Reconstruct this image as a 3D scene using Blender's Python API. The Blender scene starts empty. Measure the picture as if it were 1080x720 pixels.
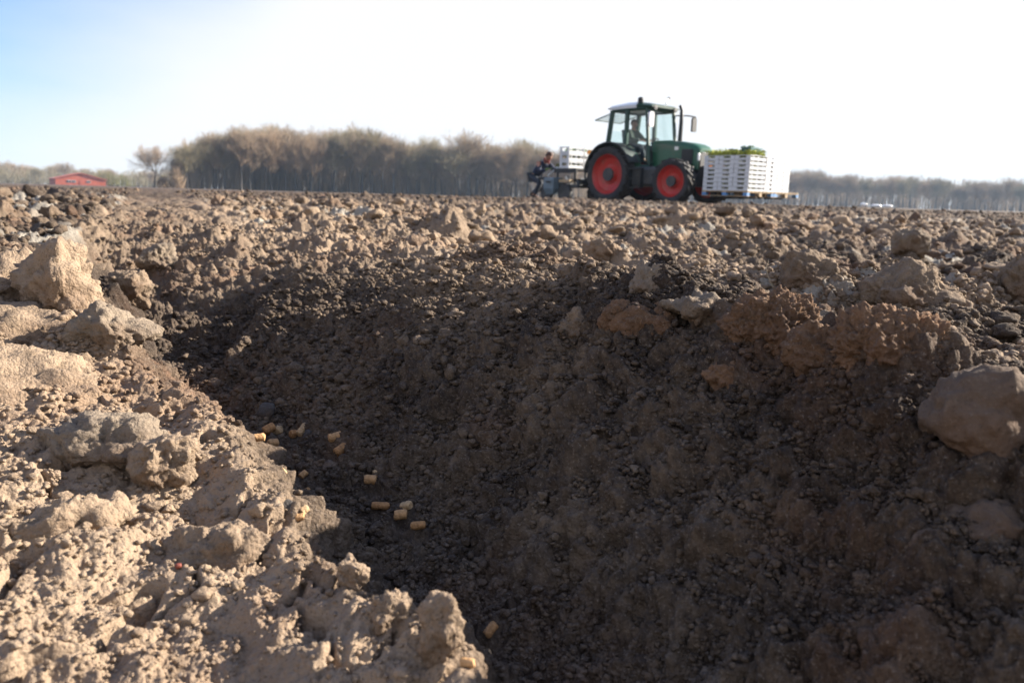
DEBUG = False
import bpy, bmesh, math, random
import numpy as np
from mathutils import Vector, Matrix
R = math.radians
C = bpy.context.scene.collection
scene = bpy.context.scene
f32 = np.float32

# ------------------------------------------------------------------ camera
CAM_Z = 0.30
PITCH, ROLL, LENS = R(10.26), R(1.6), 28.0
FX = LENS / 36.0 * 1080
_f = np.array([0, math.cos(PITCH), -math.sin(PITCH)])
_r0 = np.array([1.0, 0, 0]); _u0 = np.array([0, math.sin(PITCH), math.cos(PITCH)])
_r = _r0 * math.cos(ROLL) + _u0 * math.sin(ROLL)
_u = -_r0 * math.sin(ROLL) + _u0 * math.cos(ROLL)
CAM = np.array([0, 0, CAM_Z])

def ray(px, py):
    return _f + _r * ((px - 540) / FX) - _u * ((py - 360) / FX)

def proj(p):
    d = np.asarray(p, float) - CAM
    z = d @ _f
    return 540 + FX * (d @ _r) / z, 360 - FX * (d @ _u) / z

def at_dist(px, py, D):
    """world point seen at (px, py) at horizontal distance D"""
    d = ray(px, py)
    return CAM + d * (D / math.hypot(d[0], d[1]))

cam_data = bpy.data.cameras.new('camera')
cam = bpy.data.objects.new('camera', cam_data)
C.objects.link(cam)
m = Matrix(((_r[0], _u[0], -_f[0], 0), (_r[1], _u[1], -_f[1], 0), (_r[2], _u[2], -_f[2], CAM_Z), (0, 0, 0, 1)))
cam.matrix_world = m
cam_data.lens = LENS
cam_data.sensor_width = 36
cam_data.clip_start = 0.02
cam_data.clip_end = 4000
cam_data.dof.use_dof = True
cam_data.dof.focus_distance = 0.88
cam_data.dof.aperture_fstop = 11.0
scene.camera = cam

# ------------------------------------------------------------------ helpers
def link(name, mesh, mats=None, parent=None, smooth=False):
    o = bpy.data.objects.new(name, mesh)
    C.objects.link(o)
    if parent is not None:
        o.parent = parent
    for mm in (mats if isinstance(mats, (list, tuple)) else [mats]):
        if mm is not None and mm.name not in [q.name for q in mesh.materials if q]:
            mesh.materials.append(mm)
    if smooth and len(mesh.polygons):
        mesh.polygons.foreach_set('use_smooth', np.ones(len(mesh.polygons), bool))
    return o

def tag(o, label=None, cat=None, group=None, kind=None):
    if label: o['label'] = label
    if cat: o['category'] = cat
    if group: o['group'] = group
    if kind: o['kind'] = kind
    return o

def empty(name, loc=(0, 0, 0), rz=0.0, parent=None):
    o = bpy.data.objects.new(name, None)
    o.empty_display_size = 0.1
    C.objects.link(o)
    o.location = loc
    o.rotation_euler = (0, 0, rz)
    if parent is not None: o.parent = parent
    return o

def np_mesh(name, verts, faces, nside=None):
    """faces: (n,k) int array of tris or quads"""
    me = bpy.data.meshes.new(name)
    verts = np.ascontiguousarray(verts, f32); faces = np.ascontiguousarray(faces, np.int32)
    n, k = faces.shape
    me.vertices.add(len(verts)); me.vertices.foreach_set('co', verts.ravel())
    me.loops.add(n * k); me.loops.foreach_set('vertex_index', faces.ravel())
    me.polygons.add(n)
    me.polygons.foreach_set('loop_start', np.arange(0, n * k, k, dtype=np.int32))
    me.update(calc_edges=True)
    return me

def attr(me, name, vals):
    a = me.attributes.new(name, 'FLOAT', 'POINT')
    a.data.foreach_set('value', np.ascontiguousarray(vals, f32))

def smoothstep(a, b, x):
    t = np.clip((x - a) / (b - a), 0, 1)
    return t * t * (3 - 2 * t)

# ------------------------------------------------------------------ noise
def _h(ix, iy, s):
    h = ix.astype(np.int64).astype(np.uint32) * np.uint32(374761393) + iy.astype(np.int64).astype(np.uint32) * np.uint32(668265263) + np.uint32((s * 2246822519 + 3266489917) & 0xffffffff)
    h ^= h >> np.uint32(15); h *= np.uint32(2246822519); h ^= h >> np.uint32(13); h *= np.uint32(3266489917); h ^= h >> np.uint32(16)
    return h

def hf(ix, iy, s):
    return (_h(ix, iy, s) >> np.uint32(8)).astype(f32) * f32(1 / 16777216.0)

def perlin(x, y, s=0):
    x = np.asarray(x, f32); y = np.asarray(y, f32)
    ix = np.floor(x); iy = np.floor(y)
    fx = x - ix; fy = y - iy
    u = fx * fx * fx * (fx * (fx * 6 - 15) + 10); v = fy * fy * fy * (fy * (fy * 6 - 15) + 10)
    def g(dx, dy):
        a = hf(ix + dx, iy + dy, s) * f32(6.2831853)
        return np.cos(a) * (fx - dx) + np.sin(a) * (fy - dy)
    a = g(0, 0); b = g(1, 0); c = g(0, 1); d = g(1, 1)
    return (a + (b - a) * u + (c - a) * v + (a - b - c + d) * u * v) * f32(1.5)

def fbm(x, y, s=0, o=4, gain=0.5):
    t = 0; amp = 1.0; fr = 1.0
    for k in range(o):
        t = t + amp * perlin(x * fr + 13.1 * k, y * fr - 7.7 * k, s + k); amp *= gain; fr *= 2.03
    return t

def billow(x, y, s=0, o=5, gain=.52):
    """lumps parted by sharp creases, as torn earth breaks"""
    t = 0; amp = 1.0; fr = 1.0
    for k in range(o):
        t = t + amp * (np.abs(perlin(x * fr + 3.7 * k, y * fr + 8.1 * k, s + k)) * 2 - .55); amp *= gain; fr *= 2.07
    return t

def clods(x, y, cell, seed, prob=1.0, rr=(0.3, 0.85), squash=0.7, power=0.5, tilt=0.5):
    """max over rounded, tilted, elongated lumps scattered one per cell; returns height, id"""
    x = np.asarray(x, f32) / f32(cell); y = np.asarray(y, f32) / f32(cell)
    ix = np.floor(x); iy = np.floor(y)
    best = np.zeros(x.shape, f32); bid = np.zeros(x.shape, f32)
    for dx in (-1, 0, 1):
        for dy in (-1, 0, 1):
            cx = ix + dx; cy = iy + dy
            h = _h(cx, cy, seed)
            jx = (h & np.uint32(255)).astype(f32) / 255; jy = ((h >> np.uint32(8)) & np.uint32(255)).astype(f32) / 255
            r1 = ((h >> np.uint32(16)) & np.uint32(255)).astype(f32) / 255; r2 = (h >> np.uint32(24)).astype(f32) / 255
            h2 = _h(cx, cy, seed + 77)
            q1 = (h2 & np.uint32(255)).astype(f32) / 255; q2 = ((h2 >> np.uint32(8)) & np.uint32(255)).astype(f32) / 255
            q3 = ((h2 >> np.uint32(16)) & np.uint32(255)).astype(f32) / 255
            rad = rr[0] + (rr[1] - rr[0]) * r1 * r1
            ex = x - cx - jx; ey = y - cy - jy
            an = r2 * f32(6.2831853); ca = np.cos(an); sa = np.sin(an)
            el = 1.0 + 0.45 * q1
            lx = (ex * ca + ey * sa) / el; ly = (-ex * sa + ey * ca) * el
            # superellipse-like footprint so lumps are not plain circles
            d2 = (lx * lx + ly * ly) / (rad * rad)
            d2 = d2 * (1 + 0.25 * np.sign(lx * ly) * np.abs(lx * ly) / (lx * lx + ly * ly + 1e-6))
            dome = np.maximum(0, 1 - d2) ** power
            hh = dome * rad * (squash * (0.6 + 0.8 * q2)) + np.where(d2 < 1, tilt * (q3 - 0.3) * lx * dome, 0)
            hh = np.where((q1 * 7.13) % 1.0 < prob, hh, 0)
            k = hh > best
            best = np.where(k, hh, best); bid = np.where(k, q3, bid)
    return best * f32(cell), bid

# ------------------------------------------------------------------ ground shape
P0 = (-0.10, 0.79); FD = (-0.4108, 0.9117); FN = (0.9117, 0.4108)
def uv_(x, y):
    dx = x - P0[0]; dy = y - P0[1]
    return dx * FN[0] + dy * FN[1], dx * FD[0] + dy * FD[1]

def _edge():
    out = []
    for px, py, z in ((468, 760, .045), (450, 690, .05), (410, 655, .052), (375, 640, .055), (335, 605, .058), (274, 525, .066), (240, 455, .085), (185, 392, .115), (95, 332, .14)):
        d = ray(px, py); t = (z - CAM_Z) / d[2]
        u, v = uv_(d[0] * t, d[1] * t); out.append((v, u))
    return out
_e = _edge()
UL_V = [-2] + [q[0] for q in _e] + [.9, 2, 6]; UL_U = [_e[0][1]] + [q[1] for q in _e] + [-.42, -.47, -.5]

def far_z(r, az):
    return 0.155 + 0.09 * np.exp(-((az - 0.12) / 0.38) ** 2)

def ground(x, y, fine=True, split=False):
    """returns z, moist, vary, sand"""
    x = np.asarray(x, f32); y = np.asarray(y, f32)
    r = np.hypot(x, y); az = np.arctan2(x, y)
    # wander the edges
    wa_ = .012 + .03 * smoothstep(.6, 1.6, r)
    wx = x + wa_ * fbm(x * 6, y * 6, 3, 3); wy = y + wa_ * fbm(x * 6 + 40, y * 6, 5, 3)
    u, v = uv_(wx, wy)
    uL = np.interp(v, UL_V, UL_U).astype(f32)
    zL = np.interp(v, [-1, -.4, -.14, .2, .48, 1, 2, 6], [.05, .055, .065, .105, .14, .15, .15, .13]).astype(f32)
    uc = np.interp(v, [-.5, -.14, .1, .3, .48, .74, 1.5], [0.0, -.02, -.075, -.125, -.165, -.19, -.26]).astype(f32)
    zf = -0.02 + 0.14 * smoothstep(.55, 2.3, v)
    uR = np.interp(v, [-.6, -.3, 0, .3, .6, .9, 1.6, 2.5], [.29, .275, .29, .33, .38, .40, .36, .30]).astype(f32)
    zR = np.interp(v, [-.8, -.35, -.1, .15, .6, 1.2, 2.2, 4], [.15, .178, .19, .178, .162, .145, .14, .125]).astype(f32)
    hw = 0.035
    tr = np.clip((u - uc - hw) / (uR - uc - hw), 0, 1)
    right = zf + (zR - zf) * (1 - (1 - tr) ** (1.2 + .5 * smoothstep(-.15, .25, v)))
    tl = np.clip((uc - hw - u) / (uc - hw - uL), 0, 1)
    left = zf + (zL - zf) * (0.35 * tl + 0.65 * smoothstep(0.15, .95, tl))
    zfld = 0.10 + 0.05 * fbm(x * 1.1, y * 1.1, 21, 3) + 0.02 * np.sin((u * 1.0 + .25 * v) * 6.5 + fbm(x, y, 9, 2))
    zfld = zfld + 0.05 * np.clip(-u - 2.0, 0, 2) * np.exp(-(v / 5) ** 2)
    cb = .034 * np.exp(-((v + .03) / .055) ** 2) + .020 * np.exp(-((v + .19) / .05) ** 2) + .026 * np.exp(-((v + .33) / .06) ** 2) + .018 * np.exp(-((v - .16) / .05) ** 2)
    right = right + cb * smoothstep(.55, 1.0, tr)
    beyond = cb * np.exp(-(np.clip(u - uR, 0, 9) / .05) ** 2) + zfld + (zR - zfld) * np.exp(-(np.clip(u - uR, 0, 9) / .17) ** 2)
    lbe = zL + 0.10 * np.clip(uL - u, 0, .45)
    bl = smoothstep(.5, 1.1, uL - u)
    lbe = lbe * (1 - bl) + (zfld + .03) * bl
    z = np.where(u > uR, beyond, np.where(u > uc, right, np.where(u > uL, left, lbe)))
    cut = smoothstep(-.01, .05, u - uL) * (1 - smoothstep(-.06, .04, u - uR))      # inside the trench
    fade_v = smoothstep(.9, 2.4, v)
    rough_t = 1 - 0.75 * cut * (1 - smoothstep(.5, 1.6, v))
    left_m = (1 - smoothstep(-.01, .05, u - uL)) * (1 - smoothstep(.9, 1.6, r))
    z = z * (1 - smoothstep(2.0, 4.0, v) * (u < 1)) + np.where(u < 1, zfld, 0) * smoothstep(2.0, 4.0, v) if False else z
    # far field
    fz = far_z(r, az) + 0.02 * fbm(x * .25, y * .25, 61, 2)
    w = smoothstep(3.0, 17.0, r)
    z = z * (1 - w) + fz * w
    z = z.astype(f32)
    # a long shallow wheel track across the field beyond the bank
    tq = y - (2.35 + .12 * x + .2 * perlin(x * .7, 0 * x, 33))
    tr1 = np.exp(-(tq / .36) ** 2) * smoothstep(.2, 1.0, x)
    tq2 = y - (4.0 - .10 * x + .3 * perlin(x * .5, 0 * x, 37))
    tr2 = np.exp(-(tq2 / .55) ** 2) * smoothstep(-1.9, -1.0, x)
    track = np.maximum(tr1, tr2)
    z -= (0.085 * tr1 + .10 * tr2).astype(f32)
    z += (0.045 * np.exp(-((tq2 + 1.0) / .32) ** 2) * smoothstep(-1.2, -.3, x)).astype(f32)
    vary = np.zeros_like(z); base = z.copy()
    z = np.zeros_like(base)
    wu = x + 0.02 * fbm(x * 11, y * 11, 71, 3); wv = y + 0.02 * fbm(x * 11, y * 11, 75, 3)
    big = smoothstep(.5, 1.6, r) * (1 - cut)
    farm = smoothstep(1.8, 4, r)
    if not fine:
        return base, u, v, cut
    dens = 0.5 + 0.5 * fbm(x * .8, y * .8, 81, 3)          # clod-rich and finer areas
    c, i = clods(wu, wv, .34, 11, .5, (.25, .62), .52, .55, .5)
    z += c * .42 * big * (0.35 + .65 * farm) * np.clip(dens + .25, 0.1, 1); vary = np.where(c > .004, i, vary)
    c, i = clods(wu * 1.0 + 5, wv, .15, 12, .7, (.25, .75), .55, .55, .5)
    c *= (0.10 + .9 * (rough_t > .6) * rough_t) * (0.16 + .84 * smoothstep(.8, 1.6, r))
    z += .6 * c * np.clip(dens + .45, .15, 1); vary = np.where(c > .004, i, vary)
    lmf = 1 - smoothstep(-.01, .05, u - uL)
    nearb = (1 - smoothstep(.9, 1.6, r))
    def tear(fr, seed, o, amp, sel):
        n = np.nonzero(sel.ravel())[0]
        if not len(n): return
        X = x.ravel()[n]; Y = y.ravel()[n]
        wq = .16 / fr
        X2 = X + wq * fbm(X * fr * 1.3, Y * fr * 1.3, seed + 50, 2); Y2 = Y + wq * fbm(X * fr * 1.3 + 9, Y * fr * 1.3, seed + 55, 2)
        z.ravel()[n] += (billow(X2 * fr, Y2 * fr, seed, o) * (amp.ravel()[n])).astype(f32)
    fieldm = (1 - cut) * (1 - lmf * nearb)
    tear(2.2, 401, 3, .028 * fieldm * smoothstep(.5, 1.6, r), r < 60)
    tear(6.5, 411, 4, (.025 * fieldm * np.clip(dens + .5, .3, 1.2) * (.45 * smoothstep(.3, 1.2, r) + .55 * smoothstep(1.6, 3.5, r)) * (1 - smoothstep(14, 30, r))), r < 30)
    tear(9.0, 421, 5, .0095 * lmf * nearb, (lmf * nearb > .01))
    tear(38.0, 441, 3, .0045 * cut, (cut > .01) & (r < 1.8))
    tear(14.0, 431, 5, .0115 * cut + .004 * cut * smoothstep(.45, .9, v), (cut > .01) & (r < 5))
    # cracked, slabby crust on the near left bank
    if True:
        n = np.nonzero((r < 2.2).ravel())[0]
        if len(n):
            X = x.ravel()[n]; Y = y.ravel()[n]
            WX = X + .012 * fbm(X * 30, Y * 30, 91, 2); WY = Y + .012 * fbm(X * 30, Y * 30, 95, 2)
            sl = np.abs(fbm(WX * 9, WY * 9, 101, 3)); 
            lm = left_m.ravel()[n]
            dz = -0.018 * np.exp(-(sl / .06) ** 2) * lm + .016 * fbm(X * 7, Y * 7, 105, 3) * lm
            z.ravel()[n] += dz.astype(f32)
    def layer(cell, seed, rmax, prob, rr, sq, amp_t, amp_l, amp_f, warp, pw=.5):
        n = np.nonzero((r < rmax * 1.6).ravel())[0]
        if not len(n): return
        X = x.ravel()[n]; Y = y.ravel()[n]; rn = r.ravel()[n]
        X2 = X + warp * cell * fbm(X / cell * .9, Y / cell * .9, seed + 200, 2); Y2 = Y + warp * cell * fbm(X / cell * .9, Y / cell * .9, seed + 230, 2)
        c, i = clods(X2, Y2, cell, seed, prob, rr, sq, pw)
        cu = cut.ravel()[n]; lm = left_m.ravel()[n]
        a = (amp_t * cu + amp_f * (1 - cu)) * (1 - lm) + amp_l * lm
        a = a * (1 - smoothstep(rmax, rmax * 1.6, rn))
        z.ravel()[n] += (c * a).astype(f32)
        vv = vary.ravel(); vv[n] = np.where((c * a > cell * .05), i * .5 + vv[n] * .5, vv[n])
    layer(.062, 13, 12, .8, (.2, .85), .5, .22, .12, .5, .5)
    layer(.031, 14, 6, .85, (.25, .85), .5, .65, .18, .8, .5)
    layer(.015, 15, 3.0, .9, (.25, .85), .5, .95, .22, .75, .45)
    layer(.0075, 16, 1.6, .95, (.3, .9), .6, 1.0, .28, .7, .4)
    layer(.0038, 17, .95, .95, (.3, .9), .55, .85, .35, .65, .35)
    # fine fractal grit
    n = np.nonzero((r < 3).ravel())[0]
    X = x.ravel()[n]; Y = y.ravel()[n]
    z.ravel()[n] += (0.005 * fbm(X * 22, Y * 22, 141, 3, .5) + .0008 * fbm(X * 190, Y * 190, 145, 2)).astype(f32)
    z -= (.024 * (1 - cut) * smoothstep(.02, -.04, u - uL) * (1 - smoothstep(.7, 1.3, r))).astype(f32) if True else 0
    # fresh, damp earth inside the cut; dry pale crust elsewhere, in patches
    pat = fbm(x * 2.3, y * 2.3, 151, 4)
    moist_shade = .82 * cut * (1 - .55 * smoothstep(.75, 1.6, v)) + (1 - cut) * np.clip(.95 + .9 * pat + .22 * smoothstep(.1, .5, u - uR) * (1 - smoothstep(3.5, 7, r)), 0, 1) * (1 - left_m) + .05 * left_m
    moist_shade *= 1 - .55 * smoothstep(.45, .95, tr) * smoothstep(-.02, .35, v) * (u > uc)  # drier crust up the far wall, also paled in place of grazing sun
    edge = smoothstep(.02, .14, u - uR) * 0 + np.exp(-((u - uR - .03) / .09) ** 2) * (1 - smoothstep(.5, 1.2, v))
    moist_shade = np.clip(moist_shade + .35 * edge * (u > uR - .2), 0, 1)
    moist_shade = moist_shade * (1 - smoothstep(5, 14, r)) + .92 * smoothstep(5, 14, r)
    moist_shade = np.clip(moist_shade + .65 * track * (1 - smoothstep(5, 9, r)), 0, 1)  # fresh earth in the tracks, also darkened to stand in for their shade
    moist_shade = np.clip(moist_shade + .20 * np.exp(-((u + .30) / .33) ** 2) * smoothstep(.45, .9, v) * (1 - smoothstep(5, 9, v)), 0, 1)
    sand = smoothstep(.24, .55, fbm(x * 1.7 + 9, y * 1.7, 161, 4)) * (1 - cut) * smoothstep(.8, 1.3, r) * (1 - smoothstep(6, 15, r))
    sand = np.maximum(sand, .7 * track * smoothstep(.1, .6, fbm(x * 3, y * 3, 171, 3)) * (1 - smoothstep(4, 8, r)))
    if split: return base, z, moist_shade, vary, sand
    return base + z, moist_shade, vary, sand

def hit(px, py, lo=.15, hi=30, fine=True):
    d = ray(px, py); hl = math.hypot(d[0], d[1])
    D = np.exp(np.linspace(math.log(lo), math.log(hi), 2500)); t = D / hl
    x = d[0] * t; y = d[1] * t; zr = CAM_Z + d[2] * t
    zg = ground(x, y)[0] if fine else ground(x, y, False)[0]
    k = np.nonzero(zr < zg)[0]
    k = k[0] if len(k) else len(D) - 1
    return np.array([x[k], y[k], zg[k]]), float(D[k])

def build_ground():
    a = np.concatenate([np.linspace(-180, -100, 40, endpoint=False), np.linspace(-100, -42, 130, endpoint=False), np.linspace(-42, 42, 1250, endpoint=False), np.linspace(42, 100, 200, endpoint=False), np.linspace(100, 180, 40, endpoint=False)])
    a = np.radians(a)
    lr = [np.geomspace(.02, .22, 60, endpoint=False), np.geomspace(.22, 1.7, 780, endpoint=False), np.geomspace(1.7, 8, 420, endpoint=False), np.geomspace(8, 40, 230, endpoint=False), np.geomspace(40, 1800, 70)]
    rr = np.concatenate(lr)
    Rr, A = np.meshgrid(rr, a, indexing='ij')
    x = (Rr * np.sin(A)).astype(f32); y = (Rr * np.cos(A)).astype(f32)
    nr, na = x.shape
    zs = np.empty_like(x); ms = np.empty_like(x); vs = np.empty_like(x); ss = np.empty_like(x)
    st = 100
    for k in range(0, nr, st):
        sl = slice(k, min(nr, k + st))
        X, Y = x[sl], y[sl]
        b, dd, ms[sl], vs[sl], ss[sl] = ground(X, Y, True, True)
        e = np.clip(.03 * Rr[sl], .012, .3).astype(f32)
        gx = (ground(X + e, Y, False)[0] - ground(X - e, Y, False)[0]) / (2 * e)
        gy = (ground(X, Y + e, False)[0] - ground(X, Y - e, False)[0]) / (2 * e)
        kk = np.minimum(1, 1.3 / np.maximum(1e-6, np.hypot(gx, gy))); gx *= kk; gy *= kk
        nl = np.sqrt(gx * gx + gy * gy + 1)
        zs[sl] = b + dd / nl
        x[sl] = X - dd * gx / nl; y[sl] = Y - dd * gy / nl
    V = np.stack([x, y, zs], -1).reshape(-1, 3)
    i = np.arange(nr - 1)[:, None] * na; j = np.arange(na)[None, :]; j2 = (j + 1) % na
    F = np.stack([i + j, i + j2, i + na + j2, i + na + j], -1).reshape(-1, 4)[:, ::-1]
    V = np.concatenate([V, [[0, 0, float(zs[0].mean())]]])
    me = np_mesh('ground', V, F)
    e = [0.0]
    attr(me, 'moist_shade', np.concatenate([ms.ravel(), e])); attr(me, 'vary', np.concatenate([vs.ravel(), e])); attr(me, 'sand', np.concatenate([ss.ravel(), e]))
    return me
# ------------------------------------------------------------------ materials
class NT:
    def __init__(s, name):
        s.m = bpy.data.materials.new(name); s.m.use_nodes = True
        s.t = s.m.node_tree; s.n = s.t.nodes; s.b = s.n['Principled BSDF']
    def node(s, kind, **kw):
        n = s.n.new(kind)
        for k, v in kw.items():
            if k.startswith('i_'): n.inputs[k[2:].replace('_', ' ')].default_value = v
            else: setattr(n, k, v)
        return n
    def l(s, a, b): s.t.links.new(a, b)
    def mix(s, fac, a, b):
        n = s.n.new('ShaderNodeMix'); n.data_type = 'RGBA'
        for sock, v in ((n.inputs[0], fac), (n.inputs[6], a), (n.inputs[7], b)):
            if hasattr(v, 'links'): s.l(v, sock)
            else: sock.default_value = v if not isinstance(v, tuple) else (v + (1,) if len(v) == 3 else v)
        return n.outputs[2]
    def math(s, op, a, b=0.0, clamp=False):
        n = s.n.new('ShaderNodeMath'); n.operation = op; n.use_clamp = clamp
        for sock, v in ((n.inputs[0], a), (n.inputs[1], b)):
            if hasattr(v, 'links'): s.l(v, sock)
            else: sock.default_value = v
        return n.outputs[0]

def plain(name, col, rough=.6, metal=0.0, var=.15, scale=6.0, bump=0.0, dirt=None, spec=.5):
    t = NT(name)
    tc = t.node('ShaderNodeTexCoord')
    nz = t.node('ShaderNodeTexNoise', i_Scale=scale, i_Detail=5.0, i_Roughness=.6)
    t.l(tc.outputs['Object'], nz.inputs['Vector'])
    rp = t.node('ShaderNodeMapRange'); rp.inputs[1].default_value = .3; rp.inputs[2].default_value = .7
    t.l(nz.outputs['Fac'], rp.inputs[0])
    lo = tuple(c * (1 - var) for c in col); hi = tuple(min(1, c * (1 + var)) for c in col)
    c = t.mix(rp.outputs[0], lo, hi)
    if dirt:
        n2 = t.node('ShaderNodeTexNoise', i_Scale=scale * .7, i_Detail=6.0, i_Roughness=.7)
        t.l(tc.outputs['Object'], n2.inputs['Vector'])
        r2 = t.node('ShaderNodeMapRange'); r2.inputs[1].default_value = .5; r2.inputs[2].default_value = .72; r2.inputs[4].default_value = .7
        t.l(n2.outputs['Fac'], r2.inputs[0])
        c = t.mix(r2.outputs[0], c, dirt)
    t.l(c, t.b.inputs['Base Color'])
    t.b.inputs['Roughness'].default_value = rough; t.b.inputs['Metallic'].default_value = metal
    t.b.inputs['Specular IOR Level'].default_value = spec
    if bump:
        bp = t.node('ShaderNodeBump', i_Strength=bump, i_Distance=.02)
        t.l(nz.outputs['Fac'], bp.inputs['Height']); t.l(bp.outputs[0], t.b.inputs['Normal'])
    return t.m

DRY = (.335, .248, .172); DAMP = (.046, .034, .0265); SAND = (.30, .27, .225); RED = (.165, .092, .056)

def soil_material(name, ground=True, moist_shade=.2, dry=DRY, stone=False):
    t = NT(name)
    tc = t.node('ShaderNodeTexCoord'); co = tc.outputs['Object']
    def noise(sc, det=5, ro=.62):
        n = t.node('ShaderNodeTexNoise', i_Scale=sc, i_Detail=float(det), i_Roughness=ro); t.l(co, n.inputs['Vector']); return n.outputs['Fac']
    def rng(v, a, b, c=0.0, d=1.0):
        n = t.node('ShaderNodeMapRange'); t.l(v, n.inputs[0])
        for k, q in zip((1, 2, 3, 4), (a, b, c, d)): n.inputs[k].default_value = q
        return n.outputs[0]
    n1 = noise(7.0); n2 = noise(60.0, 6, .7); n3 = noise(420.0, 4, .7)
    if ground:
        am = t.node('ShaderNodeAttribute', attribute_name='moist_shade').outputs['Fac']
        av = t.node('ShaderNodeAttribute', attribute_name='vary').outputs['Fac']
        asn = t.node('ShaderNodeAttribute', attribute_name='sand').outputs['Fac']
    else:
        am = t.node('ShaderNodeValue'); am.outputs[0].default_value = moist_shade; am = am.outputs[0]
        oi = t.node('ShaderNodeObjectInfo'); av = oi.outputs['Random']; asn = None
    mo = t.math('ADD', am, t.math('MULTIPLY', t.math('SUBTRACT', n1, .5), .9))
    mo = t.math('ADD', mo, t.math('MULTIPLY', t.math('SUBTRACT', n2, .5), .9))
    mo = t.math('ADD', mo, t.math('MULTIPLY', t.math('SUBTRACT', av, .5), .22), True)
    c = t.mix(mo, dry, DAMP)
    c = t.mix(rng(noise(3.1), .52, .68, 0, .55), c, RED)
    if asn is not None: c = t.mix(asn, c, SAND)
    # pale mineral grains and dark specks
    c = t.mix(rng(n3, .57, .72, 0, .75 if not stone else .25), c, (.31, .26, .215))
    c = t.mix(rng(n3, .42, .30, 0, .65), c, (.03, .022, .018))
    c = t.mix(rng(n2, .58, .75, 0, .35), c, (.32, .245, .18))
    t.l(c, t.b.inputs['Base Color'])
    t.b.inputs['Roughness'].default_value = .95; t.b.inputs['Specular IOR Level'].default_value = .18
    vo = t.node('ShaderNodeTexVoronoi', i_Scale=260.0); vo.inputs['Randomness'].default_value = 1.0
    wv = t.node('ShaderNodeVectorMath', operation='ADD'); t.l(co, wv.inputs[0])
    t.l(vo.outputs['Distance'], wv.inputs[1]) if False else None
    t.l(co, vo.inputs['Vector'])
    hgt = t.math('ADD', t.math('MULTIPLY', vo.outputs['Distance'], -.7), t.math('MULTIPLY', n3, .9))
    hgt = t.math('ADD', hgt, t.math('MULTIPLY', n2, 3.0))
    bp = t.node('ShaderNodeBump', i_Strength=.75 if not stone else .4, i_Distance=.004)
    t.l(hgt, bp.inputs['Height']); t.l(bp.outputs[0], t.b.inputs['Normal'])
    return t.m

# ------------------------------------------------------------------ light
SUN_AZ, SUN_EL = R(68), R(24)
HAZE = .00023
VEIL = (5.3, 5.3, 5.35, 1)
SKY_STR, SUN_STR, EXPO = .06, 5.0, 1.72
world = bpy.data.worlds.new('World'); scene.world = world; world.use_nodes = True
wt = world.node_tree; bg = wt.nodes['Background']
sky = wt.nodes.new('ShaderNodeTexSky'); sky.sky_type = 'NISHITA'; sky.sun_disc = False
sky.sun_elevation = SUN_EL; sky.sun_rotation = SUN_AZ
sky.air_density = 1.0; sky.dust_density = 0.4; sky.ozone_density = 1.5
# thin high cloud that whitens the sky, open towards a blue gap on the left
def wn(kind, **kw):
    n = wt.nodes.new(kind)
    for k, v in kw.items(): setattr(n, k, v)
    return n
wtc = wn('ShaderNodeTexCoord')
dot = wn('ShaderNodeVectorMath', operation='DOT_PRODUCT'); wt.links.new(wtc.outputs['Generated'], dot.inputs[0])
ga, ge = R(-49), R(31)
dot.inputs[1].default_value = (math.sin(ga) * math.cos(ge), math.cos(ga) * math.cos(ge), math.sin(ge))
wnz = wn('ShaderNodeTexNoise'); wnz.inputs['Scale'].default_value = 2.2; wnz.inputs['Detail'].default_value = 6
wmp = wn('ShaderNodeMapping'); wmp.inputs['Scale'].default_value = (1, 1, 3.5)
wt.links.new(wtc.outputs['Generated'], wmp.inputs[0]); wt.links.new(wmp.outputs[0], wnz.inputs['Vector'])
wa = wn('ShaderNodeMath', operation='MULTIPLY_ADD'); wt.links.new(wnz.outputs['Fac'], wa.inputs[0]); wa.inputs[1].default_value = -.10
wt.links.new(dot.outputs['Value'], wa.inputs[2])
wr = wn('ShaderNodeMapRange', interpolation_type='SMOOTHSTEP'); wt.links.new(wa.outputs[0], wr.inputs[0])
wr.inputs[1].default_value = math.cos(R(43)); wr.inputs[2].default_value = math.cos(R(21)); wr.inputs[3].default_value = .95; wr.inputs[4].default_value = .0
tint = wn('ShaderNodeMix', data_type='RGBA', blend_type='MULTIPLY'); tint.inputs[0].default_value = 1; wt.links.new(sky.outputs[0], tint.inputs[6]); tint.inputs[7].default_value = (.24, .68, 1.3, 1)
sep = wn('ShaderNodeSeparateXYZ'); wt.links.new(wtc.outputs['Generated'], sep.inputs[0])
wz = wn('ShaderNodeMapRange', interpolation_type='SMOOTHSTEP'); wt.links.new(sep.outputs['Z'], wz.inputs[0])
wz.inputs[1].default_value = math.sin(R(17)); wz.inputs[2].default_value = math.sin(R(50)); wz.inputs[3].default_value = 1; wz.inputs[4].default_value = .32  # thins the veil overhead, out of view, to lower the ambient light
wv_ = wn('ShaderNodeMath', operation='MULTIPLY'); wt.links.new(wr.outputs[0], wv_.inputs[0]); wt.links.new(wz.outputs[0], wv_.inputs[1])
wm = wn('ShaderNodeMix', data_type='RGBA'); wt.links.new(wv_.outputs[0], wm.inputs[0]); wt.links.new(tint.outputs[2], wm.inputs[6]); wm.inputs[7].default_value = VEIL
wt.links.new(wm.outputs[2], bg.inputs[0]); bg.inputs[1].default_value = SKY_STR
sl = bpy.data.lights.new('sun', 'SUN'); sl.energy = SUN_STR; sl.angle = R(.55); sl.color = (1, .905, .78)
so = bpy.data.objects.new('sun', sl); C.objects.link(so)
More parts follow.
